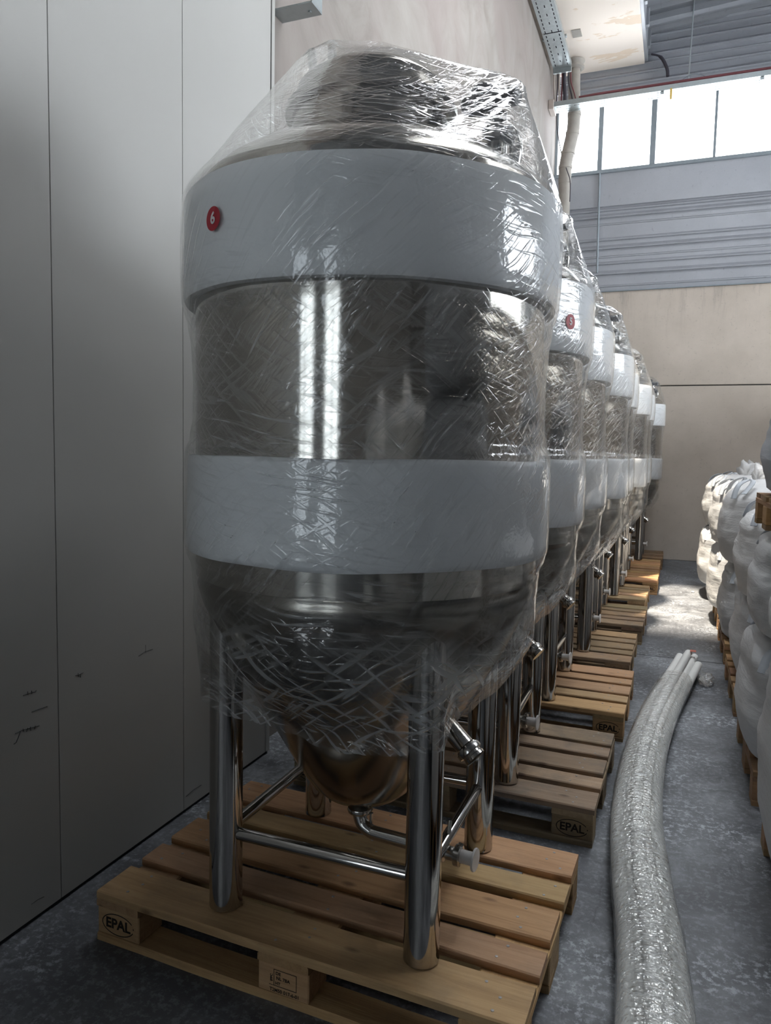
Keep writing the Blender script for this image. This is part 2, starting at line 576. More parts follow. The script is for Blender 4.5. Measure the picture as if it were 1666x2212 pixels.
def box_me(name, m, x0, x1, y0, y1, z0, z1, bev=0.0):
    bm = bmesh.new()
    box(bm, x0, x1, y0, y1, z0, z1, bev)
    return mesh(name, bm, m, smooth=False)


def lathe(bm, prof, n=48, cx=0.0, cy=0.0, axis=None, cap0=False, cap1=False):
    """prof: list of (radius, height). axis: optional (origin, direction)"""
    if axis:
        o, d = Vector(axis[0]), Vector(axis[1]).normalized()
        q = d.to_track_quat('Z', 'Y')
    rings = []
    for r, z in prof:
        ring = []
        for i in range(n):
            a = 2 * pi * i / n
            p = Vector((r * math.cos(a), r * math.sin(a), z))
            if axis:
                p = o + q @ p
            else:
                p += Vector((cx, cy, 0))
            ring.append(bm.verts.new(p))
        rings.append(ring)
    for k in range(len(rings) - 1):
        for i in range(n):
            j = (i + 1) % n
            bm.faces.new((rings[k][i], rings[k][j], rings[k + 1][j], rings[k + 1][i]))
    if cap0:
        bm.faces.new(list(reversed(rings[0])))
    if cap1:
        bm.faces.new(rings[-1])
    return rings


def lathe_me(name, m, prof, n=48, ang=40, **kw):
    bm = bmesh.new()
    lathe(bm, prof, n, **kw)
    return sharp(mesh(name, bm, m), ang)


def tube(bm, pts, r, n=10, caps=True):
    pts = [Vector(p) for p in pts]
    rs = r if isinstance(r, (list, tuple)) else [r] * len(pts)
    rings = []
    ref = None
    for i, p in enumerate(pts):
        a = pts[max(0, i - 1)]
        b = pts[min(len(pts) - 1, i + 1)]
        d = (b - a).normalized()
        if ref is None:
            ref = Vector((0, 0, 1)) if abs(d.z) < 0.9 else Vector((1, 0, 0))
        u = (ref - d * ref.dot(d)).normalized()
        w = d.cross(u)
        ref = u
        rings.append([bm.verts.new(p + (u * math.cos(2 * pi * k / n) + w * math.sin(2 * pi * k / n)) * rs[i]) for k in range(n)])
    for k in range(len(rings) - 1):
        for i in range(n):
            j = (i + 1) % n
            bm.faces.new((rings[k][i], rings[k][j], rings[k + 1][j], rings[k + 1][i]))
    if caps:
        bm.faces.new(list(reversed(rings[0])))
        bm.faces.new(rings[-1])


def tube_me(name, m, pts, r, n=10):
    bm = bmesh.new()
    tube(bm, pts, r, n)
    return sharp(mesh(name, bm, m), 50)


def smooth_path(pts, k=6):
    """Catmull-Rom through the points"""
    P = [Vector(p) for p in pts]
    out = []
    for i in range(len(P) - 1):
        p0, p1, p2, p3 = P[max(0, i - 1)], P[i], P[i + 1], P[min(len(P) - 1, i + 2)]
        for s in range(k):
            t = s / k
            out.append(0.5 * ((2 * p1) + (p2 - p0) * t + (2 * p0 - 5 * p1 + 4 * p2 - p3) * t * t + (3 * p1 - p0 - 3 * p2 + p3) * t ** 3))
    out.append(P[-1])
    return out


def text_me(name, body, size, m, depth=0.0006, weight=0.0):
    cu = bpy.data.curves.new(name, 'FONT')
    cu.body = body
    cu.size = size
    cu.align_x = 'CENTER'
    cu.align_y = 'CENTER'
    cu.extrude = depth
    cu.offset = weight
    o = bpy.data.objects.new(name, cu)
    C.objects.link(o)
    dg = bpy.context.evaluated_depsgraph_get()
    me = bpy.data.meshes.new_from_object(o.evaluated_get(dg))
    bpy.data.objects.remove(o)
    bpy.data.curves.remove(cu)
    me.name = name
    me.materials.clear()
    me.materials.append(m)
    return me


def copy_tree(o, parent=None):
    c = o.copy()
    C.objects.link(c)
    c.parent = parent
    for ch in list(o.children):
        copy_tree(ch, c)
    return c


# ------------------------------------------------------------------ the hall
Y0, YF = -7.0, 10.65          # rear wall, far wall
XW, XP = -1.76, -1.67         # plaster wall, insulated panels
XL, XR = -6.0, 8.5            # far left (behind the camera) and right walls
ZR = 6.85                     # eaves

# floor: two pours with a joint across the aisle
bm = bmesh.new()
box(bm, XL, XR, Y0, 5.392, -0.2, 0.0)
box(bm, XL, XR, 5.402, YF + 0.3, -0.2, 0.0)
fl = struct(link('floor', mesh('floor', bm, M['floor'], False)))
link('joint_filler', box_me('joint_filler', M['dark_gap'], XL, XR, 5.39, 5.404, -0.2, -0.006), fl)

# left plaster wall (its return closes the space behind the insulated panels)
bm = bmesh.new()
box(bm, XW - 0.25, XW, -0.74, YF, 0, 8.2)
struct(link('wall_left', mesh('wall_left', bm, M['plaster'], False)))

# insulated white panels in front of it, joints recessed
pw = struct(link('wall_panelled', None))
pw.empty_display_size = 0.1
for k in range(6):
    y = -0.755 + 0.6 * k
    me = box_me('panel', M['panel'], XW + 0.002, XP, y + 0.0009, y + 0.5991, 0.012, 4.2, 0.0012)
    link('panel', me, pw)
link('core', box_me('core', M['dark_gap'], XW + 0.001, XP - 0.004, -0.75, 2.842, 0.004, 4.195), pw)
link('end_trim', box_me('end_trim', M['panel'], XW + 0.002, XP + 0.004, 2.847, 2.872, 0.012, 4.2, 0.001), pw)
link('base_gap', box_me('base_gap', M['dark_gap'], XW + 0.002, XP - 0.006, -0.75, 2.87, 0.0, 0.0115), pw)
MARKS = [[(1.5184, .6792), (1.5368, .6797), (1.5622, .6764), (1.5637, .6805)], [(1.5354, .6762), (1.5343, .6859)], [(1.5487, .675), (1.5476, .6842)],
         [(1.5462, .6225), (1.5726, .6228), (1.6031, .6209)],
         [(1.4889, .5804), (1.5115, .5823), (1.5345, .5781), (1.5729, .5732)], [(1.5069, .5795), (1.4981, .5635), (1.4915, .5534), (1.4838, .5518)],
         [(1.5162, .5845), (1.5173, .5759)], [(1.5277, .5711), (1.5319, .5818)], [(1.5412, .5813), (1.5423, .5698)], [(1.5557, .569), (1.5586, .5781)],
         [(1.7126, .6811), (1.7273, .6806), (1.7454, .6827)], [(1.7235, .6864), (1.7264, .6748)], [(1.7312, .6819), (1.7341, .6703)],
         [(1.9963, .6699), (2.0295, .6769), (2.0715, .676)], [(2.0336, .70), (2.0334, .6719)],
         [(1.5325, .0583), (1.5565, .0587), (1.5789, .0546)], [(2.2572, .0612), (2.305, .0668), (2.3543, .0648)]]
MW = [1.2] * 3 + [1.1] + [1.4] * 6 + [1.2] * 3 + [0.7] * 2 + [0.9, 1.3]
for s, w in zip(MARKS, MW):
    me = tube_me('pen_mark', M['ink'], [(XP + 0.0002, y, z) for y, z in s], 0.00085 * w, 5)
    link('pen_mark', me, pw)

# far wall: two precast slabs, ribbed sheet, flashing, window strip, ribbed sheet
fw = struct(link('wall_far', None))
fw.empty_display_size = 0.1
link('concrete_slab', box_me('concrete_slab', M['concrete'], XW, XR, YF, YF + 0.25, 0, 2.322, 0.006), fw)
link('concrete_slab', box_me('concrete_slab', M['concrete'], XW, XR, YF - 0.004, YF + 0.25, 2.335, 3.60, 0.006), fw)
link('slab_joint', box_me('slab_joint', M['dark_gap'], XW, XR, YF + 0.012, YF + 0.25, 2.32, 2.337), fw)


def ribbed(name, x0, x1, y, z0, z1, pitches, depth=0.03, m=None):
    """horizontal ribbed cladding: flat pans with small returns, as one rolled sheet"""
    prof = [(y, z0)]
    z = z0
    i = 0
    while z < z1 - 0.03:
        p = pitches[i % len(pitches)]
        i += 1
        z2 = min(z1, z + p)
        w_ = (0.030, 0.014, 0.044)[i % 3]
        prof += [(y - 0.001, z2 - w_ - 0.016), (y - w_, z2 - w_ - 0.012), (y - w_ - 0.002, z2 - w_), (y, z2)]
        z = z2
    prof.append((y, z1))
    bm = bmesh.new()
    a = [bm.verts.new((x0, p[0], p[1])) for p in prof]
    b = [bm.verts.new((x1, p[0], p[1])) for p in prof]
    for k in range(len(prof) - 1):
        bm.faces.new((a[k], b[k], b[k + 1], a[k + 1]))
    return mesh(name, bm, m or M['sheet'], False)


link('ribbed_sheet', ribbed('ribbed_sheet', XW, XR, YF + 0.03, 3.60, 4.74, (0.10, 0.19, 0.125, 0.075, 0.14)), fw)
link('flashing', box_me('flashing', M['sheet'], XW, XR, YF + 0.0, YF + 0.09, 4.735, 5.19, 0.004), fw)
link('ribbed_sheet', ribbed('ribbed_sheet', XW, XR, YF + 0.03, 6.12, 8.6, (0.10, 0.11, 0.12)), fw)
link('drip_edge', box_me('drip_edge', M['frame'], XW, XR, YF - 0.035, YF + 0.04, 3.598, 3.612), fw)

# window strip in the far wall
wn = struct(link('window_1', None))
wn.empty_display_size = 0.1
link('sill', box_me('sill', M['frame'], XW, 2.45, YF - 0.03, YF + 0.12, 5.17, 5.215, 0.004), wn)
link('head', box_me('head', M['frame'], XW, 2.45, YF - 0.01, YF + 0.12, 6.10, 6.16, 0.004), wn)
xs = [-1.745, -1.16, -0.49, 0.26] + [0.26 + 0.72 * k for k in range(1, 4)]
link('flashing', box_me('flashing', M['sheet'], xs[-1], XR, YF, YF + 0.09, 5.18, 6.13, 0.004), fw)  # unseen blank strip added to shut the window run and cut its light
for k, x in enumerate(xs):
    w = (0.02, 0.03, 0.034, 0.016)[k] if k < 4 else 0.03
    link('mullion', box_me('mullion', M['frame'], x - w, x + w, YF + 0.0, YF + 0.06, 5.21, 6.105), wn)
    if k + 1 < len(xs):
        link('pane', box_me('pane', M['glass'], x + 0.012, xs[k + 1] - 0.012, YF + 0.028, YF + 0.032, 5.205, 6.11), wn)

WY0, WYM, WZ0, WZ1 = 3.4, 3.5, 2.5, 5.2
# right wall with its high window strip, rear wall with the loading doorway, left side behind the camera
bm = bmesh.new()
box(bm, XR, XR + 0.25, Y0, YF + 0.25, 0, 0.3)
box(bm, XR, XR + 0.25, Y0, YF + 0.25, WZ1, 8.8)
box(bm, XR, XR + 0.25, Y0, WY0, 0.3, WZ1)
box(bm, XR, XR + 0.25, WY0, WYM, WZ0, WZ1)
struct(link('wall_right', mesh('wall_right', bm, M['block'], False)))
wr = struct(link('window_2', None))
wr.empty_display_size = 0.1
for k in range(13):
    y = WY0 + (YF - WY0) * k / 12
    zt = WZ0 if y + 0.4 < WYM else WZ1
    link('mullion', box_me('mullion', M['frame'], XR + 0.05, XR + 0.12, y - 0.03, y + 0.03, 0.3, zt), wr)
    if k < 12:
        y2 = WY0 + (YF - WY0) * (k + 1) / 12
        link('pane', box_me('pane', M['glass'], XR + 0.08, XR + 0.085, y + 0.03, y2 - 0.03, 0.3, zt), wr)

DOORS = ((-4.05, -2.5), (-1.5, -0.1))
DZ = 3.6
bm = bmesh.new()
box(bm, XL, DOORS[0][0], Y0 - 0.25, Y0, 0, 8.6)
box(bm, DOORS[0][1], DOORS[1][0], Y0 - 0.25, Y0, 0, 8.6)
box(bm, DOORS[1][1], XR, Y0 - 0.25, Y0, 0, 8.6)
for d0, d1 in DOORS:
    box(bm, d0, d1, Y0 - 0.25, Y0, DZ, 8.6)
struct(link('wall_rear', mesh('wall_rear', bm, M['block'], False)))
for k, (d0, d1) in enumerate(DOORS):
    dr = struct(link('door_%d' % (k + 1), None))
    dr.empty_display_size = 0.1
    link('dimming_sheet', box_me('dimming_sheet', M['door_dimmer'], d0, d1, Y0 - 0.20, Y0 - 0.197, 0, DZ), dr)  # unseen tinted sheet added across the doorway to dim it
    for x in (d0 + 0.05, d0 + 0.55 + 0.2 * k, d1 - 0.05):
        link('door_post', box_me('door_post', M['frame'], x - 0.05, x + 0.05, Y0 - 0.16, Y0 - 0.06, 0, DZ), dr)
bm = bmesh.new()
box(bm, XL - 0.25, XL, Y0, 0, 0, 8.6)
box(bm, XL - 0.25, XW - 0.25, -0.74, -0.5, 0, 8.6)
struct(link('wall_side', mesh('wall_side', bm, M['block'], False)))

# unseen low wall added behind the bag row to block window light
struct(link('light_screen_wall', box_me('light_screen_wall', M['block'], 2.0, 2.15, 0.4, YF, 0, 2.2)))

# roof: ribbed sheets rising from the left eaves, with a skylight opening
SKY = (-1.15, -0.40, 4.5, 6.7)
SKY3 = (0.1, 1.1, 2.4, 6.2)
SKY_FILL = (3.6, 6.4, 3.6, 8.0)  # unseen roof opening, added to brighten the far end


def roof_z(x):
    return ZR + 0.06 * (x + 1.8)


def roof_strip(x0, x1, y0, y1):
    ys, pr = y0, []
    while ys < y1 - 1e-6:
        ye = min(y1, ys + 0.25)
        pr += [(ys, 0.0), (ys + 0.16 * (ye - ys) / 0.25, 0.0), (ys + 0.18 * (ye - ys) / 0.25, -0.045), (ys + 0.23 * (ye - ys) / 0.25, -0.045)]
        ys = ye
    pr.append((y1, 0.0))
    a = [bm.verts.new((x0, y, roof_z(x0) + dz)) for y, dz in pr]
    b = [bm.verts.new((x1, y, roof_z(x1) + dz)) for y, dz in pr]
    for k in range(len(pr) - 1):
        bm.faces.new((a[k], a[k + 1], b[k + 1], b[k]))


bm = bmesh.new()
for x0, x1, hole in ((XL - 0.3, SKY[0], None), (SKY[0], SKY[1], SKY), (SKY[1], SKY3[0], None), (SKY3[0], SKY3[1], SKY3), (SKY3[1], SKY_FILL[0], None), (SKY_FILL[0], SKY_FILL[1], SKY_FILL), (SKY_FILL[1], XR + 0.3, None)):
    if hole:
        roof_strip(x0, x1, Y0 - 0.3, hole[2])
        roof_strip(x0, x1, hole[3], YF + 0.3)
    else:
        roof_strip(x0, x1, Y0 - 0.3, YF + 0.3)
struct(link('ceiling', mesh('ceiling', bm, M['roof'], False)))
for k, q in enumerate((SKY, SKY_FILL, SKY3)):
    sk = struct(link('window_%d' % (k + 3), None))  # the second of these glazes the opening added for fill light
    sk.empty_display_size = 0.1
    bm = bmesh.new()
    vv = [bm.verts.new((x, y, roof_z(x) + 0.012)) for x, y in ((q[0], q[2]), (q[1], q[2]), (q[1], q[3]), (q[0], q[3]))]
    bm.faces.new(vv)
    link('pane', mesh('pane', bm, M['glass'], False), sk)
    portal('skylight_portal', ((q[0] + q[1]) / 2, (q[2] + q[3]) / 2, roof_z(q[1]) + 0.05), q[1] - q[0], q[3] - q[2], (0, 0, -1))
# purlin beam under the roof near the far wall
bm = bmesh.new()
v = box(bm, -0.62, XR, YF - 0.50, YF - 0.40, 0, 0.07)
for q in v:
    q.co.z += roof_z(q.co.x) - 0.16
struct(link('trim_1', mesh('trim_1', bm, M['roof'], False)))
# cream soffit box along the left wall
sf = struct(link('trim_2', None))
sf.empty_display_size = 0.1
link('soffit', box_me('soffit', M['soffit'], XW, -0.64, 7.2, YF, 6.51, 6.80, 0.004), sf)
link('edge_strip', box_me('edge_strip', M['roof'], -0.64, -0.60, 7.2, YF, 6.53, 6.82, 0.003), sf)
for k in range(7):
    y = 7.4 + 0.5 * k
    link('edge_clip', box_me('edge_clip', M['roof'], -0.60, -0.565, y, y + 0.07, 6.60, 6.80, 0.002), sf)
link('bare_brick', box_me('bare_brick', M['pipe'], -1.44, -1.33, 9.55, 9.72, 6.503, 6.509), sf)

portal('far_window_portal', (0.35, YF + 0.2, 5.65), 4.3, 0.95, (0, -1, 0))
portal('right_window_portal', (XR + 0.2, (WY0 + YF) / 2, WZ1 / 2 + 0.15), WZ1 - 0.3, YF - WY0, (-1, 0, 0))
portal('doorway_portal', (-2.08, Y0 - 0.2, 1.8), 4.0, 3.6, (0, 1, 0))


# ------------------------------------------------------------------ services on the walls
def perforated(name, x0, x1, y0, y1, z, cols, pitch, slot, lip, along='Y'):
    """slotted tray: a plate with real slots and two upturned lips; built along Y, turned for X"""
    bm = bmesh.new()
    W = x1 - x0
    n = int((y1 - y0) / pitch)
    cut = []
    cw = 0.012
    cs = [x0]
    for c in cols:
        cs += [x0 + c * W - cw / 2, x0 + c * W + cw / 2]
    cs.append(x1)
    rows = []
    y = y0
    for i in range(n):
        rows += [(y, y + (pitch - slot), False), (y + (pitch - slot), y + pitch, True)]
        y += pitch
    rows.append((y, y1, False))
    vc = {}

    def V(x, yy, zz=z):
        k = (round(x, 5), round(yy, 5), round(zz, 5))
        if k not in vc:
            vc[k] = bm.verts.new(k if along == 'Y' else (k[1], k[0], k[2]))
        return vc[k]
    for r, (a, b, sl) in enumerate(rows):
        if b - a < 1e-4:
            continue
        for i in range(len(cs) - 1):
            if sl and i % 2 == 1 and not (r % 4 == 1 and i == 3):
                continue
            bm.faces.new((V(cs[i], a), V(cs[i + 1], a), V(cs[i + 1], b), V(cs[i], b)))
    for x in (x0, x1):
        q = [V(x, y0, z), V(x, y1, z), V(x, y1, z + lip), V(x, y0, z + lip)]
        bm.faces.new(q)
    return mesh(name, bm, M['galv'], False)


t = thing('cable_tray', 'slotted grey cable tray running along the plaster wall under the ceiling', 'cable tray', (0, 0, 0))
link('tray', perforated('tray', -1.715, -1.485, 6.6, 9.15, 6.31, (0.17, 0.5, 0.83), 0.085, 0.05, 0.06), t)
link('tray', perforated('tray', -1.715, -1.485, 9.16, 10.0, 6.305, (0.17, 0.5, 0.83), 0.085, 0.05, 0.06), t)
link('end_lip', box_me('end_lip', M['galv'], -1.715, -1.485, 9.99, 10.02, 6.25, 6.31, 0.003), t)
link('cables', box_me('cables', M['cable_dark'], -1.70, -1.50, 6.6, 10.0, 6.316, 6.35, 0.01), t)
for y in (7.6, 9.4):
    link('bracket', box_me('bracket', M['galv'], XW + 0.002, -1.47, y, y + 0.04, 6.372, 6.40, 0.002), t)

t = thing('cable_tray', 'slotted cable tray crossing the top of the bright window', 'cable tray', (0, 0, 0))
link('tray', perforated('tray', 9.985, 10.195, -1.70, 4.5, 5.84, (0.2, 0.5, 0.8), 0.11, 0.07, 0.06, 'X'), t)
link('end_block', box_me('end_block', M['cable_pale'], -1.755, -1.69, 9.97, 10.20, 5.81, 5.93, 0.004), t)
for x in (-0.4, 1.6, 3.4):
    link('bracket', box_me('bracket', M['galv'], x, x + 0.04, 10.0, YF - 0.035, 5.805, 5.836, 0.002), t)
link('bracket', box_me('bracket', M['galv'], 0.7, 0.74, 10.0, YF - 0.035, 5.805, 5.836, 0.002), t)

me = tube_me('conduit', M['cable_red'], smooth_path([(-1.38, 10.03, 5.925), (-1.1, 10.02, 5.93), (-0.6, 10.03, 5.935), (0.2, 10.02, 5.93), (1.6, 10.03, 5.93)], 5), 0.018, 8)
tag(link('red_conduit', me), 'dark red conduit lying along the window cable tray', 'conduit')

# vertical drain pipe in the corner
pp = thing('drain_pipe', 'dusty grey drain pipe with bends in the corner by the window', 'pipe', (0, 0, 0))
link('lower_pipe', tube_me('lower_pipe', M['pipe'], [(-1.555, 10.3, 0.0), (-1.555, 10.3, 2.5), (-1.56, 10.3, 5.0)], 0.078, 20), pp)
link('bend', tube_me('bend', M['pipe'], smooth_path([(-1.56, 10.3, 4.97), (-1.56, 10.3, 5.18), (-1.54, 10.3, 5.32), (-1.50, 10.3, 5.52), (-1.475, 10.3, 5.66), (-1.47, 10.3, 5.9)], 4), 0.083, 20), pp)
link('upper_pipe', tube_me('upper_pipe', M['pipe'], [(-1.47, 10.3, 5.85), (-1.485, 10.3, 6.2), (-1.49, 10.3, 6.508)], 0.076, 20), pp)
for z, x in ((4.45, -1.559), (5.18, -1.56), (5.36, -1.532), (5.60, -1.483), (5.84, -1.47)):
    link('coupling', tube_me('coupling', M['pipe'], [(x, 10.3, z - 0.02), (x, 10.3, z + 0.02)], 0.09, 20), pp)
link('ceiling_collar', lathe_me('ceiling_collar', M['pipe'], [(0.085, 6.40), (0.125, 6.42), (0.125, 6.44), (0.10, 6.45), (0.13, 6.506)], 24, cx=-1.49, cy=10.3), pp)

CB = [(-1.705, 'cable_pale', 0.014), (-1.672, 'cable_dark', 0.008), (-1.645, 'cable_pale', 0.011), (-1.617, 'cable_red', 0.010), (-1.578, 'cable_dark', 0.021), (-1.540, 'cable_dark', 0.009), (-1.512, 'cable_red', 0.007)]
LB = ['pale cable at the wall, left of the bundle between the two cable trays', 'thin dark cable beside the pale one between the trays', 'pale twisted cable in the bundle between the trays',
      'red-brown cable in the bundle between the trays', 'thick dark cable in the middle of the bundle between the trays', 'dark curved cable drooping in front of the drain pipe', 'thin red cable hanging close to the drain pipe']
for k, ((x, mk, r), lb) in enumerate(zip(CB, LB)):
    o2 = (-0.006, 0.004, -0.003, 0.005, -0.004, 0.006, 0.008)[k]
    dx = (0, 0.0, 0.0, 0.002, 0.006, 0.05, 0.06)[k]
    pts = smooth_path([(x, 9.94, 6.352), (x + o2, 10.06, 6.31), (x + o2 * 1.6, 10.10, 6.17), (x + dx, 10.105, 6.02), (x + dx * 1.6, 10.10, 5.90), (x + dx * 2.2, 10.10, 5.862)], 5)
    tag(link('hanging_cable', tube_me('hanging_cable', M[mk], pts, r, 8)), lb, 'cable', 'cables hanging between the cable trays')

tag(link('hanging_wire', tube_me('hanging_wire', M['cable_dark'], smooth_path([(-1.705, 10.3, 5.9), (-1.69, 10.32, 5.7), (-1.63, 10.36, 5.4), (-1.52, 10.20, 5.1), (-1.475, 10.20, 4.96), (-1.47, 10.20, 4.7)], 5), 0.006, 6)), 'thin dark wire drooping across the drain pipe', 'wire')
tag(link('hanging_rod', tube_me('hanging_rod', M['galv'], [(-0.07, 10.14, 6.93), (-0.09, 10.14, 5.86)], 0.008, 8)), 'thin grey rod hanging from the roof to the window cable tray', 'rod')
tag(link('wall_conduit', tube_me('wall_conduit', M['frame'], [(-1.15, YF - 0.02, 5.17), (-1.14, YF - 0.02, 4.5), (-1.13, YF - 0.02, 3.86)], 0.013, 8)), 'thin grey conduit running down the ribbed cladding below the window', 'conduit')
tag(link('cable_stub', tube_me('cable_stub', M['cable_dark'], smooth_path([(-0.56, YF - 0.03, 6.60), (-0.44, YF - 0.06, 6.53), (-0.36, YF - 0.06, 6.38), (-0.345, YF - 0.05, 6.28)], 4), [0.012] * 4 + [0.020] * 9, 8)), 'short black cable end sticking out of the cladding above the window', 'cable')
tag(link('strap', box_me('strap', M['yellow'], -0.29, -0.266, 9.977, 9.981, 5.72, 5.85)), 'yellow strap end hanging from the window cable tray', 'strap')
tag(link('wire_loop', tube_me('wire_loop', M['frame'], smooth_path([(-0.25, 10.1, 5.88), (-0.15, 10.1, 5.99), (-0.02, 10.1, 6.03), (0.1, 10.1, 5.98), (0.14, 10.1, 5.88)], 5), 0.006, 6)), 'grey wire loop arching over the window cable tray', 'wire')

# galvanised brackets at the end of the insulated panels
b = thing('mounting_bracket', 'galvanised U-shaped bracket on the plaster wall above the panel edge', 'bracket', (0, 0, 0))
bm = bmesh.new()
box(bm, XW, XW + 0.006, 2.95, 3.02, 3.22, 3.75)
link('wall_leg', mesh('wall_leg', bm, M['galv'], False), b)
link('arm', box_me('arm', M['galv'], XW, XW + 0.20, 3.00, 3.10, 3.305, 3.312), b)
bm = bmesh.new()
box(bm, XW + 0.194, XW + 0.2, 3.00, 3.03, 3.31, 3.75)
box(bm, XW + 0.194, XW + 0.2, 3.05, 3.10, 3.31, 3.75)
box(bm, XW + 0.194, XW + 0.2, 3.03, 3.05, 3.31, 3.44)
link('slotted_leg', mesh('slotted_leg', bm, M['galv'], False), b)
link('bolt', lathe_me('bolt', M['galv'], [(0.009, 0), (0.009, 0.006), (0.001, 0.007)], 6, axis=((XW + 0.16, 3.06, 3.305), (0, 0, -1))), b)
for z in (3.36, 3.42):
    link('bolt', lathe_me('bolt', M['dark_gap'], [(0.006, 0), (0.006, 0.002), (0.0005, 0.002)], 8, axis=((XW + 0.006, 2.985, z), (1, 0, 0))), b)
b = thing('latch_plate', 'small galvanised plate standing out behind the panel edge', 'bracket', (0, 0, 0))
link('plate', box_me('plate', M['galv'], XW, XW + 0.045, 2.885, 2.90, 2.96, 3.055, 0.002), b)
link('flange', box_me('flange', M['galv'], XW + 0.037, XW + 0.045, 2.875, 2.92, 2.96, 3.055, 0.002), b)


# ------------------------------------------------------------------ pallets (EUR: 5 top boards, 3 stringers, 9 blocks, 3 skids)
PW, PD = 1.2, 0.8


def plank_me(name, lx, ly, lz, seed):
    """board centred on its own origin, edges worn and slightly uneven"""
    rr = random.Random(seed)
    bm = bmesh.new()
    n = 8
    prof = [(-ly / 2, -lz / 2), (ly / 2, -lz / 2), (ly / 2, lz / 2 - 0.004), (ly / 2 - 0.004, lz / 2), (-ly / 2 + 0.004, lz / 2), (-ly / 2, lz / 2 - 0.004)]
    rings = []
    for i in range(n + 1):
        x = -lx / 2 + lx * i / n
        jig = rr.uniform(-0.0015, 0.0015)
        rings.append([bm.verts.new((x, y + jig, z + (rr.uniform(-0.0012, 0.0008) if z > 0 else 0))) for y, z in prof])
    for k in range(n):
        for i in range(6):
            j = (i + 1) % 6
            bm.faces.new((rings[k][i], rings[k][j], rings[k + 1][j], rings[k + 1][i]))
    bm.faces.new(list(reversed(rings[0])))
    bm.faces.new(rings[-1])
    return mesh(name, bm, M['wood'], False)


TOPS = [(0.0, 0.145), (0.1863, 0.10), (0.3275, 0.145), (0.5137, 0.10), (0.655, 0.145)]
top_me = {}
for k, (y, w) in enumerate(TOPS):
    top_me[k] = [plank_me('board', PW, w, 0.022, 10 * k + s) for s in range(2)]
str_me = plank_me('stringer', PD, 0.145, 0.022, 77)
skid_me = [plank_me('skid', PW, 0.10, 0.022, 88), plank_me('skid', PW, 0.145, 0.022, 89)]
blk_me = {}
for bx, by in ((0.145, 0.10), (0.145, 0.145)):
    bm = bmesh.new()
    box(bm, -bx / 2, bx / 2, -by / 2, by / 2, -0.039, 0.039, 0.003)
    blk_me[by] = mesh('block', bm, M['wood'], False)
nail_bm = bmesh.new()
rr = random.Random(5)
for y, w in TOPS:
    for xx in (0.0725, 0.6, 1.1275):
        for q in range(2 if w < 0.12 else 3):
            cx = -PW / 2 + xx + rr.uniform(-0.04, 0.04)
            cy = -PD / 2 + y + w * (0.2 + 0.6 * q / (1 if w < 0.12 else 2)) + rr.uniform(-0.006, 0.006)
            lathe(nail_bm, [(0.0045, 0.1432), (0.004, 0.1447), (0.0004, 0.1450)], 7, cx, cy)
nail_me = mesh('nails', nail_bm, M['nail'], False)


def oval_me():
    bm = bmesh.new()
    pts = []
    for i in range(40):
        a = 2 * pi * i / 40
        pts.append((0.056 * math.cos(a), 0.031 * math.sin(a), 0))
    inner = [(p[0] * 0.945, p[1] * 0.91, 0) for p in pts]
    a = [bm.verts.new(p) for p in pts]
    b_ = [bm.verts.new(p) for p in inner]
    for i in range(40):
        if 1 <= i <= 2 or i >= 38:
            continue
        j = (i + 1) % 40
        bm.faces.new((a[i], a[j], b_[j], b_[i]))
    return mesh('oval_stamp', bm, M['burn'], False)


oval = oval_me()
epal = text_me('letter_stamp', 'EPAL', 0.040, M['burn'], 0.0002, 0.0011)
st_txt = [text_me('stamp_text', s, z, M['burn'], 0.0002, 0.0002) for s, z in (('DE', 0.012), ('NL 7BA', 0.012), ('HT', 0.011), ('IPPC', 0.010), ('T2M50 017-6-01', 0.0125))]
bm = bmesh.new()
for x0, x1, z0, z1 in ((-0.030, 0.034, 0.0205, 0.0220), (-0.030, 0.034, -0.0215, -0.0200), (-0.0310, -0.0295, -0.0215, 0.022), (0.0330, 0.0345, -0.0215, 0.022), (-0.044, -0.030, -0.0215, -0.0203)):
    box(bm, x0, x1, z0, z1, -0.0002, 0.0002)
stbox = mesh('box_stamp', bm, M['burn'], False)


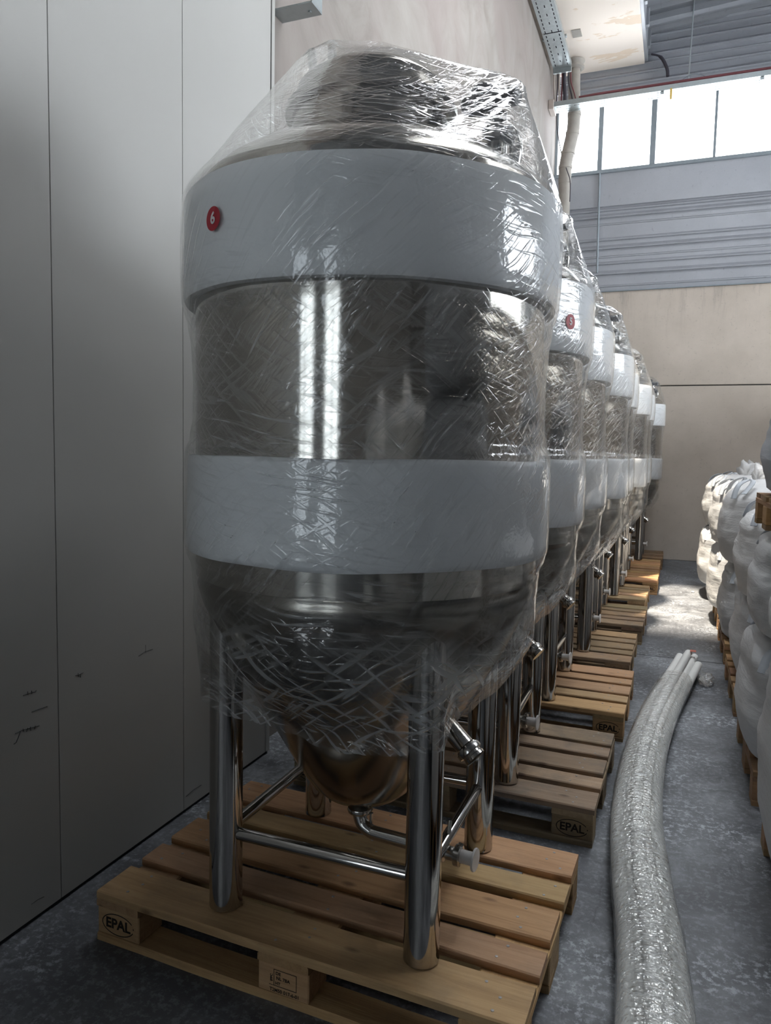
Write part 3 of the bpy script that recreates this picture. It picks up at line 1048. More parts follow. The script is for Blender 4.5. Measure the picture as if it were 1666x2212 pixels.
def make_pallet(label, x, y, rz, tone, clean, group, marks=(), d_scale=1.0, seed=0):
    """marks: which front blocks carry stamps: 'L', 'M', 'R'"""
    rr = random.Random(100 + seed)
    root = thing('wooden_pallet', label, 'pallet', (x, y, 0), rz, group)
    root.scale = (1, d_scale, 1)
    col = (*tone, clean)

    def add(nm, me, loc, rot=0.0):
        o = link(nm, me, root, loc, (0, 0, rot))
        o.color = (col[0] * rr.uniform(0.92, 1.06), col[1] * rr.uniform(0.92, 1.05), col[2] * rr.uniform(0.9, 1.05), col[3])
        return o
    for k, (yy, w) in enumerate(TOPS):
        add('board', top_me[k][rr.randrange(2)], (rr.uniform(-0.004, 0.004), -PD / 2 + yy + w / 2, 0.133), rr.uniform(-0.003, 0.003))
    for xx in (0.0725, 0.6, 1.1275):
        add('stringer', str_me, (-PW / 2 + xx, 0, 0.111), pi / 2)
    bl = {}
    for xi, xx in enumerate((0.0725, 0.6, 1.1275)):
        for yi, (yy, d) in enumerate(((0.05, 0.10), (0.4, 0.145), (0.75, 0.10))):
            o = add('block', blk_me[d], (-PW / 2 + xx, -PD / 2 + yy + (0.003 if yi == 0 else 0), 0.061))
            bl[(xi, yi)] = o
    for yi, (yy, w) in enumerate(((0.05, 0), (0.4, 1), (0.75, 0))):
        add('skid', skid_me[w], (0, -PD / 2 + yy, 0.011))
    o = link('nails', nail_me, root)
    o['kind'] = 'stuff'
    for mk in marks:
        if mk in 'LR':
            bo = bl[(0 if mk == 'L' else 2, 0)]
            link('oval_stamp', oval, bo, (0, -0.0508, -0.002), (pi / 2, 0, 0))
            link('letter_stamp', epal, bo, (0, -0.0508, -0.002), (pi / 2, 0, 0))
        else:
            bo = bl[(1, 0)]
            link('box_stamp', stbox, bo, (0.004, -0.0508, 0.004), (pi / 2, 0, 0))
            for me, (px, pz) in zip(st_txt, ((-0.018, 0.016), (-0.004, 0.004), (-0.019, -0.010), (-0.037, 0.002), (0.0, -0.029))):
                link('stamp_text', me, bo, (px + 0.004, -0.0508, pz), (pi / 2, -pi / 2 if me is st_txt[3] else 0, 0))
    return root


PG = 'pallets under the row of tanks'
FRESH, GREYED, MIDT = (1.06, 0.98, 0.86), (0.80, 0.86, 0.96), (0.88, 0.84, 0.80)
PAL = [(-0.836, 1.920, -0.031, FRESH, 0.75, 'LMR', 'yellow-brown wooden pallet under the nearest tank, its front edge stamped'),
       (-0.803, 3.005, -0.02, GREYED, 0.3, 'LR', 'dark weathered pallet under the second tank from the front, stamped corner block'),
       (-0.772, 4.062, -0.01, (1.08, 0.98, 0.88), 0.85, 'LR', 'clean pale pallet under the third tank, just behind the dark weathered one'),
       (-0.798, 5.02, -0.012, (0.80, 0.78, 0.78), 0.4, '', 'greyish pallet under the fourth tank, level with the far end of the hoses'),
       (-0.770, 6.062, -0.01, (0.74, 0.73, 0.74), 0.35, '', 'grey-brown pallet under the fifth tank, before the sunlit floor patch'),
       (-0.786, 7.125, -0.02, MIDT, 0.6, '', 'pallet under the sixth tank, beside the sunlit floor patch'),
       (-0.716, 8.206, 0.0, (1.12, 0.96, 0.78), 0.95, 'R', 'pallet under the seventh tank, sunlight put into its orange tone'),  # warm sunlight is put into this wood tone
       (-0.718, 9.065, 0.0, (1.08, 0.93, 0.76), 0.9, '', 'pallet under the front legs of the farthest tank, tinted orange for sunlight'),  # orange tone also carries painted sunlight
       (-0.700, 10.005, 0.0, (0.55, 0.48, 0.45), 0.4, '', 'pallet by the far wall under the farthest tank, shade put into its dark tone')]  # tone darkened to paint in the shade by the wall
for k, (x, y, rz, tone, cl, mk, lb) in enumerate(PAL):
    make_pallet(lb, x, y, rz, tone, cl, PG, mk, 0.965, k)


# ------------------------------------------------------------------ fermentation tanks
TR = 0.470
LEGO = 0.280


def r_leg(th):
    """radius of the rounded square round the four legs"""
    a = 0.336
    c, s = abs(math.cos(th)), abs(math.sin(th))
    return min(a / max(c, s), 0.452)


def build_film():
    """stretch film: pulled hood over lid and valve, wrapped sides, loose skirt round the legs"""
    bm = bmesh.new()
    uvl = bm.loops.layers.uv.new('UVMap')
    prof = [(2.03, 0.494), (2.005, 0.504), (1.95, 0.507), (1.88, 0.508), (1.80, 0.507), (1.755, 0.504), (1.735, 0.498), (1.70, 0.488), (1.64, 0.480), (1.55, 0.476),
            (1.46, 0.477), (1.405, 0.484), (1.375, 0.496), (1.35, 0.499), (1.28, 0.500), (1.20, 0.500), (1.13, 0.499), (1.105, 0.493), (1.07, 0.480), (1.03, 0.477), (0.99, 0.474)]
    zs = []
    z = 2.03
    while z > 0.57:
        zs.append(z)
        z -= 0.0115

    def rp(z):
        for (za, ra), (zb, rb) in zip(prof, prof[1:]):
            if za >= z >= zb:
                t = (za - z) / (za - zb)
                t = t * t * (3 - 2 * t)
                return ra + (rb - ra) * t
        return prof[-1][1]
    n = 224
    rings = []
    for z in zs:
        ring = []
        for i in range(n):
            th = 2 * pi * i / n
            hem = 0.675 + 0.035 * math.sin(th * 2 + 0.6) + 0.05 * max(0.0, math.cos(th - 0.2)) + 0.022 * noise.noise((math.cos(th) * 5, math.sin(th) * 5, 3.0))
            zt = z
            if z < 0.99:
                zt = 0.99 - (0.99 - z) / (0.99 - 0.57) * (0.99 - hem)
                t = (0.99 - zt) / (0.99 - 0.70)
                t = max(0.0, min(1.0, t))
                rl = r_leg(th)
                cone = 0.191 + (max(zt, 0.5) - 0.495) * 0.576 + 0.03
                right = max(0.0, math.cos(th - 0.1)) ** 2
                rl = rl - right * 0.05 * t
                r = 0.474 + (max(rl, cone) - 0.474) * (t * t * (3 - 2 * t))
                amp = 0.002 + 0.011 * t
            else:
                r = rp(z)
                amp = 0.0012
                if 1.40 < z < 1.72:
                    amp = 0.0018
                # the film bridges outward on the aisle side where it spans the waist
                if 1.37 < z < 1.76:
                    w = math.sin((z - 1.37) / 0.39 * pi)
                    r += 0.006 * w * max(0.0, math.cos(th + 0.9))
            p = Vector((math.cos(th), math.sin(th), 0))
            q = Vector((p.x * 6, p.y * 6, zt * 9))
            d = noise.noise(q) + 0.5 * noise.noise(q * 2.7)
            rid = 1.0 - abs(noise.noise(Vector((p.x * 3 + zt * 2.0, p.y * 3 - zt * 1.4, zt * 3.5)))) * 2.2
            d += 0.7 * max(0.0, rid)
            r += amp * (d * 0.8 + 0.3)
            ring.append(bm.verts.new((p.x * r, p.y * r, zt)))
        rings.append(ring)
    for k in range(len(rings) - 1):
        for i in range(n):
            j = (i + 1) % n
            f = bm.faces.new((rings[k][i], rings[k][j], rings[k + 1][j], rings[k + 1][i]))
            for lp, (ii, kk) in zip(f.loops, ((i, k), (i + 1, k), (i + 1, k + 1), (i, k + 1))):
                lp[uvl].uv = (ii / n * 3.1, rings[min(kk, len(rings) - 1)][ii % n].co.z)
    # hood: taut hull over lid ring, lugs and valve
    hb = bmesh.new()
    pts = []
    for i in range(72):
        a = 2 * pi * i / 72
        pts.append((0.496 * math.cos(a), 0.496 * math.sin(a), 2.022))
    for i in range(20):
        a = 2 * pi * i / 20
        pts.append((-0.01 + 0.212 * math.cos(a), 0.212 * math.sin(a), 2.352))
        pts.append((-0.01 + 0.12 * math.cos(a), 0.12 * math.sin(a), 2.412))
    pts += [(-0.168, -0.07, 2.452), (-0.104, -0.07, 2.462), (-0.168, -0.04, 2.452), (-0.104, -0.04, 2.462)]
    pts += [(0.412, -0.07, 2.275), (0.415, -0.03, 2.262), (0.41, -0.05, 2.24), (0.345, 0.0, 2.335), (0.25, 0.02, 2.325), (0.29, 0.06, 2.33)]
    hv = [hb.verts.new(p) for p in pts]
    bmesh.ops.convex_hull(hb, input=hv)
    bmesh.ops.delete(hb, geom=[v for v in hb.verts if not v.link_faces], context='VERTS')
    low = [f for f in hb.faces if all(v.co.z < 2.03 for v in f.verts)]
    bmesh.ops.delete(hb, geom=low, context='FACES')
    for _ in range(4):
        es = [e for e in hb.edges if e.calc_length() > 0.022]
        if not es:
            break
        bmesh.ops.subdivide_edges(hb, edges=es, cuts=1)
        bmesh.ops.triangulate(hb, faces=[f for f in hb.faces if len(f.verts) > 4])
    tip = Vector((0.412, -0.05, 2.26))
    for v in hb.verts:
        if v.co.z > 2.03:
            c = v.co.copy()
            o = Vector((c.x, c.y, max(0, c.z - 2.0))).normalized()
            d = noise.noise(c * 9) * 0.003 + (1 - abs(noise.noise(c * 6.0)) * 2) * 0.002
            # pleats fanning out from the valve
            dv = c - tip
            fan = math.atan2(dv.z, dv.x) * 14
            d += 0.004 * math.sin(fan + 2 * noise.noise(c * 4)) * max(0, 1 - dv.length / 0.5)
            side = max(0.0, -c.x) / 0.5
            d += 0.008 * side * noise.noise(c * 16)
            v.co += o * d - Vector((0, 0, 0.0))
    vm = {}
    for v in hb.verts:
        vm[v] = bm.verts.new(v.co)
    for f in hb.faces:
        try:
            nf = bm.faces.new([vm[v] for v in f.verts])
        except ValueError:
            continue
        for lp in nf.loops:
            c = lp.vert.co
            lp[uvl].uv = (math.atan2(c.y, c.x) * 0.45, (c.xy.length - 0.5) * -1 + c.z)
    hb.free()
    return mesh('plastic_wrap', bm, M['film'])


def band_me(r, z0, z1):
    """foam sheet wrapped round the shell: soft rolled edges, slightly uneven"""
    bm = bmesh.new()
    n = 128
    prof = [(TR + 0.0005, z0 + 0.004), (TR + 0.008, z0), (r - 0.004, z0 + 0.002), (r, z0 + 0.014)]
    for k in range(1, 8):
        prof.append((r, z0 + 0.014 + (z1 - z0 - 0.028) * k / 8))
    prof += [(r, z1 - 0.014), (r - 0.004, z1 - 0.002), (TR + 0.008, z1), (TR + 0.0005, z1 - 0.004)]
    rings = lathe(bm, prof, n)
    for ring in rings:
        for v in ring:
            a = math.atan2(v.co.y, v.co.x)
            d = 0.0035 * noise.noise((math.cos(a) * 3, math.sin(a) * 3, v.co.z * 7 + z0 * 5))
            e = 0.004 * noise.noise((math.cos(a) * 2.2, math.sin(a) * 2.2, z0 * 9))
            rr_ = v.co.xy.length
            if rr_ > TR + 0.006:
                v.co.x *= 1 + d / rr_
                v.co.y *= 1 + d / rr_
            v.co.z += e
    return sharp(mesh('foam_band', bm, M['foam']), 60)


def on_shell(me, r, th, z):
    """bend a flat mesh (x right, y up) onto the cylinder"""
    for v in me.vertices:
        a = th + v.co.x / r
        rr_ = r + v.co.z
        v.co = (rr_ * math.cos(a), rr_ * math.sin(a), z + v.co.y)
    return me


def disc_me(name, rad, m, depth):
    bm = bmesh.new()
    rings = []
    for q in range(0, 6):
        rings.append([bm.verts.new((rad * q / 5 * math.cos(2 * pi * i / 36), rad * q / 5 * math.sin(2 * pi * i / 36), depth)) for i in range(36)] if q else None)
    c0 = bm.verts.new((0, 0, depth))
    for i in range(36):
        bm.faces.new((c0, rings[1][i], rings[1][(i + 1) % 36]))
        for q in range(1, 5):
            bm.faces.new((rings[q][i], rings[q + 1][i], rings[q + 1][(i + 1) % 36], rings[q][(i + 1) % 36]))
    return mesh(name, bm, m)


TANK = {}
TANK['shell'] = lathe_me('shell', M['steel'], [(TR - 0.012, 1.044), (TR, 1.048), (TR, 1.112), (TR, 1.5), (TR, 1.9), (TR, 2.024), (TR - 0.006, 2.034)], 160)
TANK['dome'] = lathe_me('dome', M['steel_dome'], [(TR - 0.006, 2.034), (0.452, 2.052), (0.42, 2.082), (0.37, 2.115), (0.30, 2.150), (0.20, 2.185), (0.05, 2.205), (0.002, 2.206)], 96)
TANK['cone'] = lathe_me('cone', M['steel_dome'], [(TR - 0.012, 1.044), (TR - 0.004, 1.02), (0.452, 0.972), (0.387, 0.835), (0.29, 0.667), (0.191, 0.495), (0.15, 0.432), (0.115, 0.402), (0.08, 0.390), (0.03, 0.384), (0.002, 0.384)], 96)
TANK['upper'] = band_me(0.500, 1.748, 2.006)
TANK['lower'] = band_me(0.492, 1.112, 1.363)
TANK['leg'] = lathe_me('leg', M['steel_leg'], [(0.0015, 0.1445), (0.040, 0.1445), (0.0445, 0.149), (0.0445, 0.158), (0.0440, 0.160), (0.0440, 0.6), (0.0440, 1.0), (0.002, 1.0)], 40)
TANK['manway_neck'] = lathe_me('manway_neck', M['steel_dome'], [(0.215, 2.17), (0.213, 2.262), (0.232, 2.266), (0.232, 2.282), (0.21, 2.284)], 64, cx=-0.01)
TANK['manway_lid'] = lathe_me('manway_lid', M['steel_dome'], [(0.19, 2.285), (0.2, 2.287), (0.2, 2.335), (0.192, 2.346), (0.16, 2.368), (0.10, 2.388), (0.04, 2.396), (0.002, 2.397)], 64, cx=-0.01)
FILM = build_film()


def lug_me(x):
    bm = bmesh.new()
    # flat eye plate in the YZ plane with a hole
    outer, inner = [], []
    for i in range(16):
        a = 2 * pi * i / 16
        outer.append((0.017 * math.cos(a), 0.02 * math.sin(a) if math.sin(a) > 0 else 0.055 * math.sin(a)))
        inner.append((0.008 * math.cos(a), 0.010 * math.sin(a)))
    for sx in (-0.005, 0.005):
        o_ = [bm.verts.new((x + sx, -0.055 + p[0], 2.437 + p[1])) for p in outer]
        i_ = [bm.verts.new((x + sx, -0.055 + p[0], 2.437 + p[1])) for p in inner]
        for k in range(16):
            j = (k + 1) % 16
            bm.faces.new((o_[k], o_[j], i_[j], i_[k]))
        if sx < 0:
            pa, pb = o_, i_
        else:
            for k in range(16):
                j = (k + 1) % 16
                bm.faces.new((pa[k], pa[j], o_[j], o_[k]))
                bm.faces.new((pb[k], pb[j], i_[j], i_[k]))
    return mesh('lifting_lug', bm, M['steel_dull'], False)


LUGS = [lug_me(-0.163), lug_me(-0.104)]
BR = {}
for k, (p, q) in enumerate((((-1, -1), (1, -1)), ((1, -1), (1, 1)), ((1, 1), (-1, 1)), ((-1, 1), (-1, -1)))):
    a, b2 = Vector((p[0] * LEGO, p[1] * LEGO, 0.352)), Vector((q[0] * LEGO, q[1] * LEGO, 0.352))
    d = (b2 - a).normalized() * 0.036
    BR[k] = tube_me('brace', M['steel_leg'], [a + d, (a + b2) / 2, b2 - d], 0.0165, 18)
# drain line
dpts = smooth_path([(0.018, -0.06, 0.372), (0.018, -0.062, 0.355), (0.028, -0.064, 0.334), (0.05, -0.068, 0.321), (0.085, -0.072, 0.317), (0.27, -0.090, 0.320)], 5)
DRAIN = tube_me('drain_pipe', M['steel_dull'], dpts, 0.019, 18)
CLAMP = lathe_me('pipe_clamp', M['steel_dull'], [(0.018, 0.366), (0.034, 0.366), (0.036, 0.372), (0.034, 0.379), (0.018, 0.386)], 28, cx=0.018, cy=-0.06)
WING = box_me('wing_nut', M['steel_dull'], 0.052, 0.060, -0.072, -0.060, 0.340, 0.372, 0.002)
ax = ((0.262, -0.089, 0.320), (1.0, -0.095, 0.006))
VALVE = lathe_me('outlet_valve', M['steel_dull'], [(0.018, 0.0), (0.026, 0.002), (0.028, 0.010), (0.026, 0.018), (0.018, 0.022), (0.018, 0.046), (0.028, 0.048), (0.028, 0.062), (0.0185, 0.064)], 24, axis=ax)
VSTUB = lathe_me('outlet_stub', M['cap_plastic'], [(0.0175, 0.062), (0.0175, 0.100), (0.002, 0.101)], 24, axis=ax)
VCAP = lathe_me('outlet_cap', M['cap_plastic'], [(0.002, 0.0985), (0.029, 0.0985), (0.030, 0.101), (0.029, 0.1045), (0.002, 0.1045)], 28, axis=ax)
VHAND = tube_me('valve_handle', M['steel_dull'], [(0.285, -0.092, 0.335), (0.286, -0.082, 0.362), (0.282, -0.060, 0.392)], 0.006, 8)
VBOLT = tube_me('clamp_bolt', M['steel_leg'], [(0.316, -0.098, 0.345), (0.322, -0.101, 0.356), (0.330, -0.105, 0.356)], 0.005, 8)
# sampling nozzle on the cone, to the right
nd_ = Vector((0.66, -0.18, -0.52)).normalized()
n0 = Vector((0.215, -0.075, 0.715))
NOZ = lathe_me('side_nozzle', M['steel'], [(0.024, 0.0), (0.024, 0.055), (0.031, 0.057), (0.033, 0.063), (0.031, 0.070), (0.026, 0.072), (0.026, 0.150), (0.030, 0.153), (0.031, 0.160), (0.027, 0.163), (0.027, 0.180), (0.030, 0.182), (0.030, 0.190), (0.002, 0.191)], 28, axis=(n0, nd_))
NOZF = lathe_me('nozzle_clamp', M['steel_dull'], [(0.025, 0.156), (0.034, 0.158), (0.035, 0.165), (0.034, 0.172), (0.025, 0.175)], 28, axis=(n0, nd_))
# relief valve on the shoulder
RV = lathe_me('relief_valve', M['steel_dull'], [(0.030, 2.07), (0.030, 2.112), (0.042, 2.114), (0.044, 2.124), (0.042, 2.134), (0.026, 2.137), (0.026, 2.170), (0.038, 2.174), (0.038, 2.215), (0.024, 2.225), (0.024, 2.245), (0.002, 2.247)], 24, cx=0.335, cy=0.01)
RVB = lathe_me('valve_barrel', M['black'], [(0.002, 0.0), (0.022, 0.002), (0.026, 0.012), (0.026, 0.05), (0.020, 0.055), (0.020, 0.132), (0.0225, 0.136), (0.0225, 0.152), (0.018, 0.157), (0.002, 0.157)], 24, axis=((0.252, 0.0, 2.268), (0.93, -0.33, -0.09)))
RVH = lathe_me('valve_head', M['black'], [(0.002, 0), (0.034, 0.002), (0.038, 0.012), (0.038, 0.05), (0.030, 0.062), (0.002, 0.064)], 22, axis=((0.29, 0.03, 2.262), (0.12, 0.0, 1.0)))
RVP = tube_me('valve_pipe', M['steel_dull'], smooth_path([(0.36, -0.01, 2.20), (0.385, -0.03, 2.17), (0.395, -0.035, 2.13), (0.385, -0.03, 2.075)], 4), 0.016, 14)
RVK = lathe_me('valve_knob', M['black'], [(0.002, 0), (0.020, 0.001), (0.022, 0.015), (0.014, 0.026), (0.002, 0.027)], 16, axis=((0.372, -0.045, 2.165), (0.7, -0.6, -0.1)))
STK = {}
for dgt in ('6', '5'):
    pass


def make_tank(label, x, y, rz, digit=None, sticker=None):
    root = thing('steel_tank', label, 'tank', (x, y, 0), rz, 'wrapped steel tanks in a row')
    link('shell', TANK['shell'], root)
    link('dome', TANK['dome'], root)
    link('cone', TANK['cone'], root)
    link('foam_band', TANK['upper'], root)['label'] = 'upper white foam band'
    link('foam_band', TANK['lower'], root)['label'] = 'lower white foam band'
    for sx in (-1, 1):
        for sy in (-1, 1):
            link('leg', TANK['leg'], root, (sx * LEGO, sy * LEGO, 0))
    for k in range(4):
        link('brace', BR[k], root)
    link('manway_neck', TANK['manway_neck'], root)
    lid = link('manway_lid', TANK['manway_lid'], root)
    for l in LUGS:
        link('lifting_lug', l, lid)
    dp = link('drain_pipe', DRAIN, root)
    link('pipe_clamp', CLAMP, dp)
    link('wing_nut', WING, dp)
    v = link('outlet_valve', VALVE, root)
    link('outlet_stub', VSTUB, v)
    link('outlet_cap', VCAP, v)
    link('valve_handle', VHAND, v)
    link('clamp_bolt', VBOLT, v)
    nz = link('side_nozzle', NOZ, root)
    link('nozzle_clamp', NOZF, nz)
    rv = link('relief_valve', RV, root)
    link('valve_barrel', RVB, rv)
    link('valve_head', RVH, rv)
    link('valve_pipe', RVP, rv)
    link('valve_knob', RVK, rv)
    link('plastic_wrap', FILM, root)
    if digit:
        th, z = sticker
        r = 0.5105
        st = link('sticker', on_shell(disc_me('sticker', 0.0268, M['red'], 0.0), r, th, z), root)
        st['label'] = 'round red sticker with a white ' + digit
        nm = text_me('numeral', digit, 0.036, M['white_print'], 0.0003, 0.0009)
        link('numeral', on_shell(nm, r + 0.0008, th, z), st)
    return root


TANKS = [(-0.803, 1.920, 0.0, '6', (math.atan2(-0.4587, -0.186), 1.893), 'nearest steel tank in plastic wrap, red sticker with number 6 on its upper band'),
         (-0.828, 2.980, 0.02, '5', (-0.50, 1.855), 'second steel tank from the front, red sticker with number 5 on its upper band'),
         (-0.830, 4.015, -0.02, None, None, 'third wrapped steel tank from the front, valve tip poking out of its wrap'),
         (-0.781, 5.045, 0.03, None, None, 'fourth wrapped steel tank from the front, before the sunlit tanks'),
         (-0.800, 6.075, 0.0, None, None, 'fifth wrapped steel tank, just before the brightly lit one'),
         (-0.735, 7.11, -0.03, None, None, 'sixth wrapped steel tank with sunlit white bands'),
         (-0.735, 8.16, 0.0, None, None, 'seventh wrapped steel tank, on the first pallet tinted orange for sunlight'),
         (-0.650, 9.62, 0.0, None, None, 'farthest wrapped steel tank, standing alone against the far concrete wall')]
for x, y, rz, dg_, stk, lb in TANKS:
    make_tank(lb, x, y, rz, dg_, stk)

# ------------------------------------------------------------------ hose bundle on the floor
HP = [(0.022, 1.45, 0), (0.016, 1.75, 0), (-0.004, 2.05, 0), (-0.040, 2.35, 0), (-0.072, 2.75, 0), (-0.076, 3.15, 0), (-0.055, 3.6, 0), (-0.012, 4.05, 0), (0.055, 4.55, 0), (0.125, 5.05, 0), (0.150, 5.23, 0)]
HC = smooth_path(HP, 6)
hb = thing('hose_bundle', 'bundle of white hoses in clear wrap curving along the aisle floor', 'hoses', (0, 3.2, 0))


def offset_path(path, dx, dz, jit, seed, cut=0):
    out = []
    n = len(path) - cut
    for i in range(n):
        a, b2 = path[max(0, i - 1)], path[min(len(path) - 1, i + 1)]
        d = (b2 - a)
        s = Vector((d.y, -d.x, 0)).normalized()
        j = jit * noise.noise((i * 0.18, seed * 3.3, 0.5))
        out.append(path[i] + s * (dx + j) + Vector((0, -3.2, dz)))
    return out


LAY = [(-0.047, 0.027, 3), (0.0, 0.026, 2), (0.050, 0.027, 5), (-0.024, 0.070, 0), (0.024, 0.071, 1), (0.068, 0.066, 6), (-0.064, 0.066, 2), (-0.003, 0.110, 4)]
for k, (dx, dz, cut) in enumerate(LAY):
    link('hose', tube_me('hose', M['tube'], offset_path(HC, dx, dz, 0.004, k, cut), 0.0235, 14), hb)


def hose_film():
    bm = bmesh.new()
    uvl = bm.loops.layers.uv.new('UVMap')
    path = smooth_path(HP, 16)
    path = path[:len(path) - 31]
    n = 36
    rings = []
    for i, p in enumerate(path):
        a, b2 = path[max(0, i - 1)], path[min(len(path) - 1, i + 1)]
        d = (b2 - a).normalized()
        s = Vector((d.y, -d.x, 0)).normalized()
        ring = []
        for k in range(n):
            th = 2 * pi * k / n
            cx_, cz_ = math.cos(th), math.sin(th)
            # hull of the bundle: wide below, crowned above
            w = 0.090
            hgt = 0.072 if cz_ > 0 else 0.060
            e = 0.72
            x = w * math.copysign(abs(cx_) ** e, cx_)
            z = 0.0635 + hgt * math.copysign(abs(cz_) ** (0.8 if cz_ > 0 else 0.6), cz_)
            q = Vector((cx_ * 2.2, cz_ * 2.2, i * 0.16))
            dn = 0.0035 * noise.noise(q * 1.6) + 0.0035 * max(0, 1 - abs(noise.noise(Vector((th * 2.0, i * 0.11, 2.0)))) * 5)
            ring.append(bm.verts.new(p + s * (x * (1 + dn * 9)) + Vector((0, -3.2, max(0.002, z + dn)))))
        rings.append(ring)
    for i in range(len(rings) - 1):
        for k in range(n):
            j = (k + 1) % n
            f = bm.faces.new((rings[i][k], rings[i][j], rings[i + 1][j], rings[i + 1][k]))
            for lp, (ii, kk) in zip(f.loops, ((i, k), (i, k + 1), (i + 1, k + 1), (i + 1, k))):
                lp[uvl].uv = (ii * 0.033, kk / n * 0.5)
    return mesh('plastic_wrap', bm, M['film_hose'])


link('plastic_wrap', hose_film(), hb)
e = HC[-5]
link('red_tape', box_me('red_tape', M['tape'], e.x + 0.005, e.x + 0.040, e.y - 3.2 - 0.055, e.y - 3.2 - 0.01, 0.1345, 0.1375, 0.001), hb)


def scrap_me():
    bm = bmesh.new()
    bmesh.ops.create_icosphere(bm, subdivisions=4, radius=1)
    uvl = bm.loops.layers.uv.new('UVMap')
    for v in bm.verts:
        c = v.co.copy()
        k = 1 + 0.28 * noise.noise(c * 2.0) + 0.16 * noise.noise(c * 5.0)
        v.co = Vector((c.x * 0.045 * k, c.y * 0.10 * k, max(-0.0, 0.022 + c.z * 0.036 * k)))
    for f in bm.faces:
        for lp in f.loops:
            lp[uvl].uv = (lp.vert.co.x * 3, lp.vert.co.y * 3)
    return mesh('scrap', bm, M['film_hose'])


tag(link('plastic_scrap', scrap_me(), None, (0.235, 4.88, 0.001)), 'crumpled clear plastic scrap on the floor beside the hose ends', 'plastic')
bm = bmesh.new()
bmesh.ops.create_icosphere(bm, subdivisions=2, radius=0.016)
for v in bm.verts:
    v.co *= 1 + 0.3 * noise.noise(v.co * 60)
    v.co.z = v.co.z * 0.6 + 0.009
tag(link('white_crumb', mesh('crumb', bm, M['white_print']), None, (0.222, 8.15, 0)), 'small white crumb lying on the floor by the sunlit patch', 'litter')


# ------------------------------------------------------------------ bulk bags
def bag_me(name, hx, hy, h, seed, m, covered=False):
    """filled woven bag: rounded square section, bulging sides, gathered top"""
    bm = bmesh.new()
    uvl = bm.loops.layers.uv.new('UVMap')
    n, nz = 72, 34
    rr = random.Random(seed)
    ph = rr.uniform(0, 6)
    rings = []
    tt = [i / nz for i in range(nz + 1)]
    for t in tt:
        # along the surface: bottom centre -> side -> shoulder -> neck
        if t < 0.10:
            s = t / 0.10
            f, z = 0.72 + 0.23 * math.sin(s * pi / 2), 0.07 * h * (1 - math.cos(s * pi / 2))
        elif t < 0.66:
            s = (t - 0.10) / 0.56
            f, z = 0.95 + 0.05 * math.sin(min(1, s * 1.05) * pi) ** 0.8, 0.07 * h + s * 0.62 * h
        elif covered:
            s = (t - 0.66) / 0.34
            f, z = 0.955 * max(0.0, 1 - (s ** 3.2)) ** 0.6 * 0.98 + 0.02, 0.69 * h + 0.31 * h * min(1.0, math.sin(s * pi / 2) ** 0.85)
        else:
            s = (t - 0.66) / 0.34
            f, z = 0.955 * max(0.0, math.cos(s * pi / 2)) ** 0.62 + 0.04 * s, 0.69 * h + 0.31 * h * math.sin(s * pi / 2)
        ring = []
        for i in range(n):
            th = 2 * pi * i / n
            c, s_ = math.cos(th), math.sin(th)
            e = 0.55 if t < 0.75 else 0.55 + 0.45 * (t - 0.75) / 0.25
            x = math.copysign(abs(c) ** e, c)
            y = math.copysign(abs(s_) ** e, s_)
            d = 1 + 0.030 * noise.noise((c * 2 + ph, s_ * 2, z * 4 / h)) + 0.012 * noise.noise((c * 4 + ph, s_ * 4, z * 26))
            if t > 0.70:
                k = (t - 0.70) / 0.30
                d *= 1 + 0.10 * k * math.sin(th * 9 + ph + 3 * noise.noise((c * 2, s_ * 2, ph)))
            zz_ = z + (0.035 * h * noise.noise((c * 2.4 + ph, s_ * 2.4, 1.7)) if t > 0.6 else 0)
            if covered:
                zz_ = min(zz_, h - 0.003)
            rg_ = max(0.0, 1 - abs(noise.noise((c * 1.7 + ph, s_ * 1.7, z * 2.2 / h + ph))) * 7) * (0.4 + t)
            d -= 0.014 * rg_
            ring.append(bm.verts.new((x * hx * f * d, y * hy * f * d, max(0.0, zz_))))
        rings.append(ring)
    for k in range(nz):
        for i in range(n):
            j = (i + 1) % n
            f = bm.faces.new((rings[k][i], rings[k][j], rings[k + 1][j], rings[k + 1][i]))
            for lp, (ii, kk) in zip(f.loops, ((i, k), (i + 1, k), (i + 1, k + 1), (i, k + 1))):
                lp[uvl].uv = (ii / n * 3.6, tt[kk] * 1.3)
    bm.faces.new(list(reversed(rings[0])))
    bm.faces.new(rings[-1])
    return mesh(name, bm, m)


def spout_me(name, h, seed, m):
    """twisted, tied filling neck flopped over the top"""
    bm = bmesh.new()
    rr = random.Random(seed)
    a = rr.uniform(2.3, 4.2)
    d = Vector((math.cos(a), math.sin(a), 0))
    pts = smooth_path([Vector((0, 0, h * 0.97)), Vector((0, 0, h * 0.97 + 0.035)) + d * 0.02, Vector((0, 0, h * 0.97 + 0.06)) + d * 0.07, Vector((0, 0, h * 0.97 + 0.045)) + d * 0.14], 4)
    n = 20
    rings = []
    for i, p in enumerate(pts):
        t = i / (len(pts) - 1)
        r = 0.035 + 0.05 * abs(t - 0.35) * 2
        ring = []
        for k in range(n):
            th = 2 * pi * k / n
            q = r * (1 + 0.28 * math.sin(th * 5 + i))
            u = Vector((-d.y, d.x, 0))
            tang = (Vector((0, 0, 1)) * (1 - t) + d * t).normalized()
            w = tang.cross(u)
            ring.append(bm.verts.new(p + u * math.cos(th) * q + w * math.sin(th) * q))
        rings.append(ring)
    for k in range(len(rings) - 1):
        for i in range(n):
            j = (i + 1) % n
            bm.faces.new((rings[k][i], rings[k][j], rings[k + 1][j], rings[k + 1][i]))
    bm.faces.new(rings[-1])
    return mesh(name, bm, m)


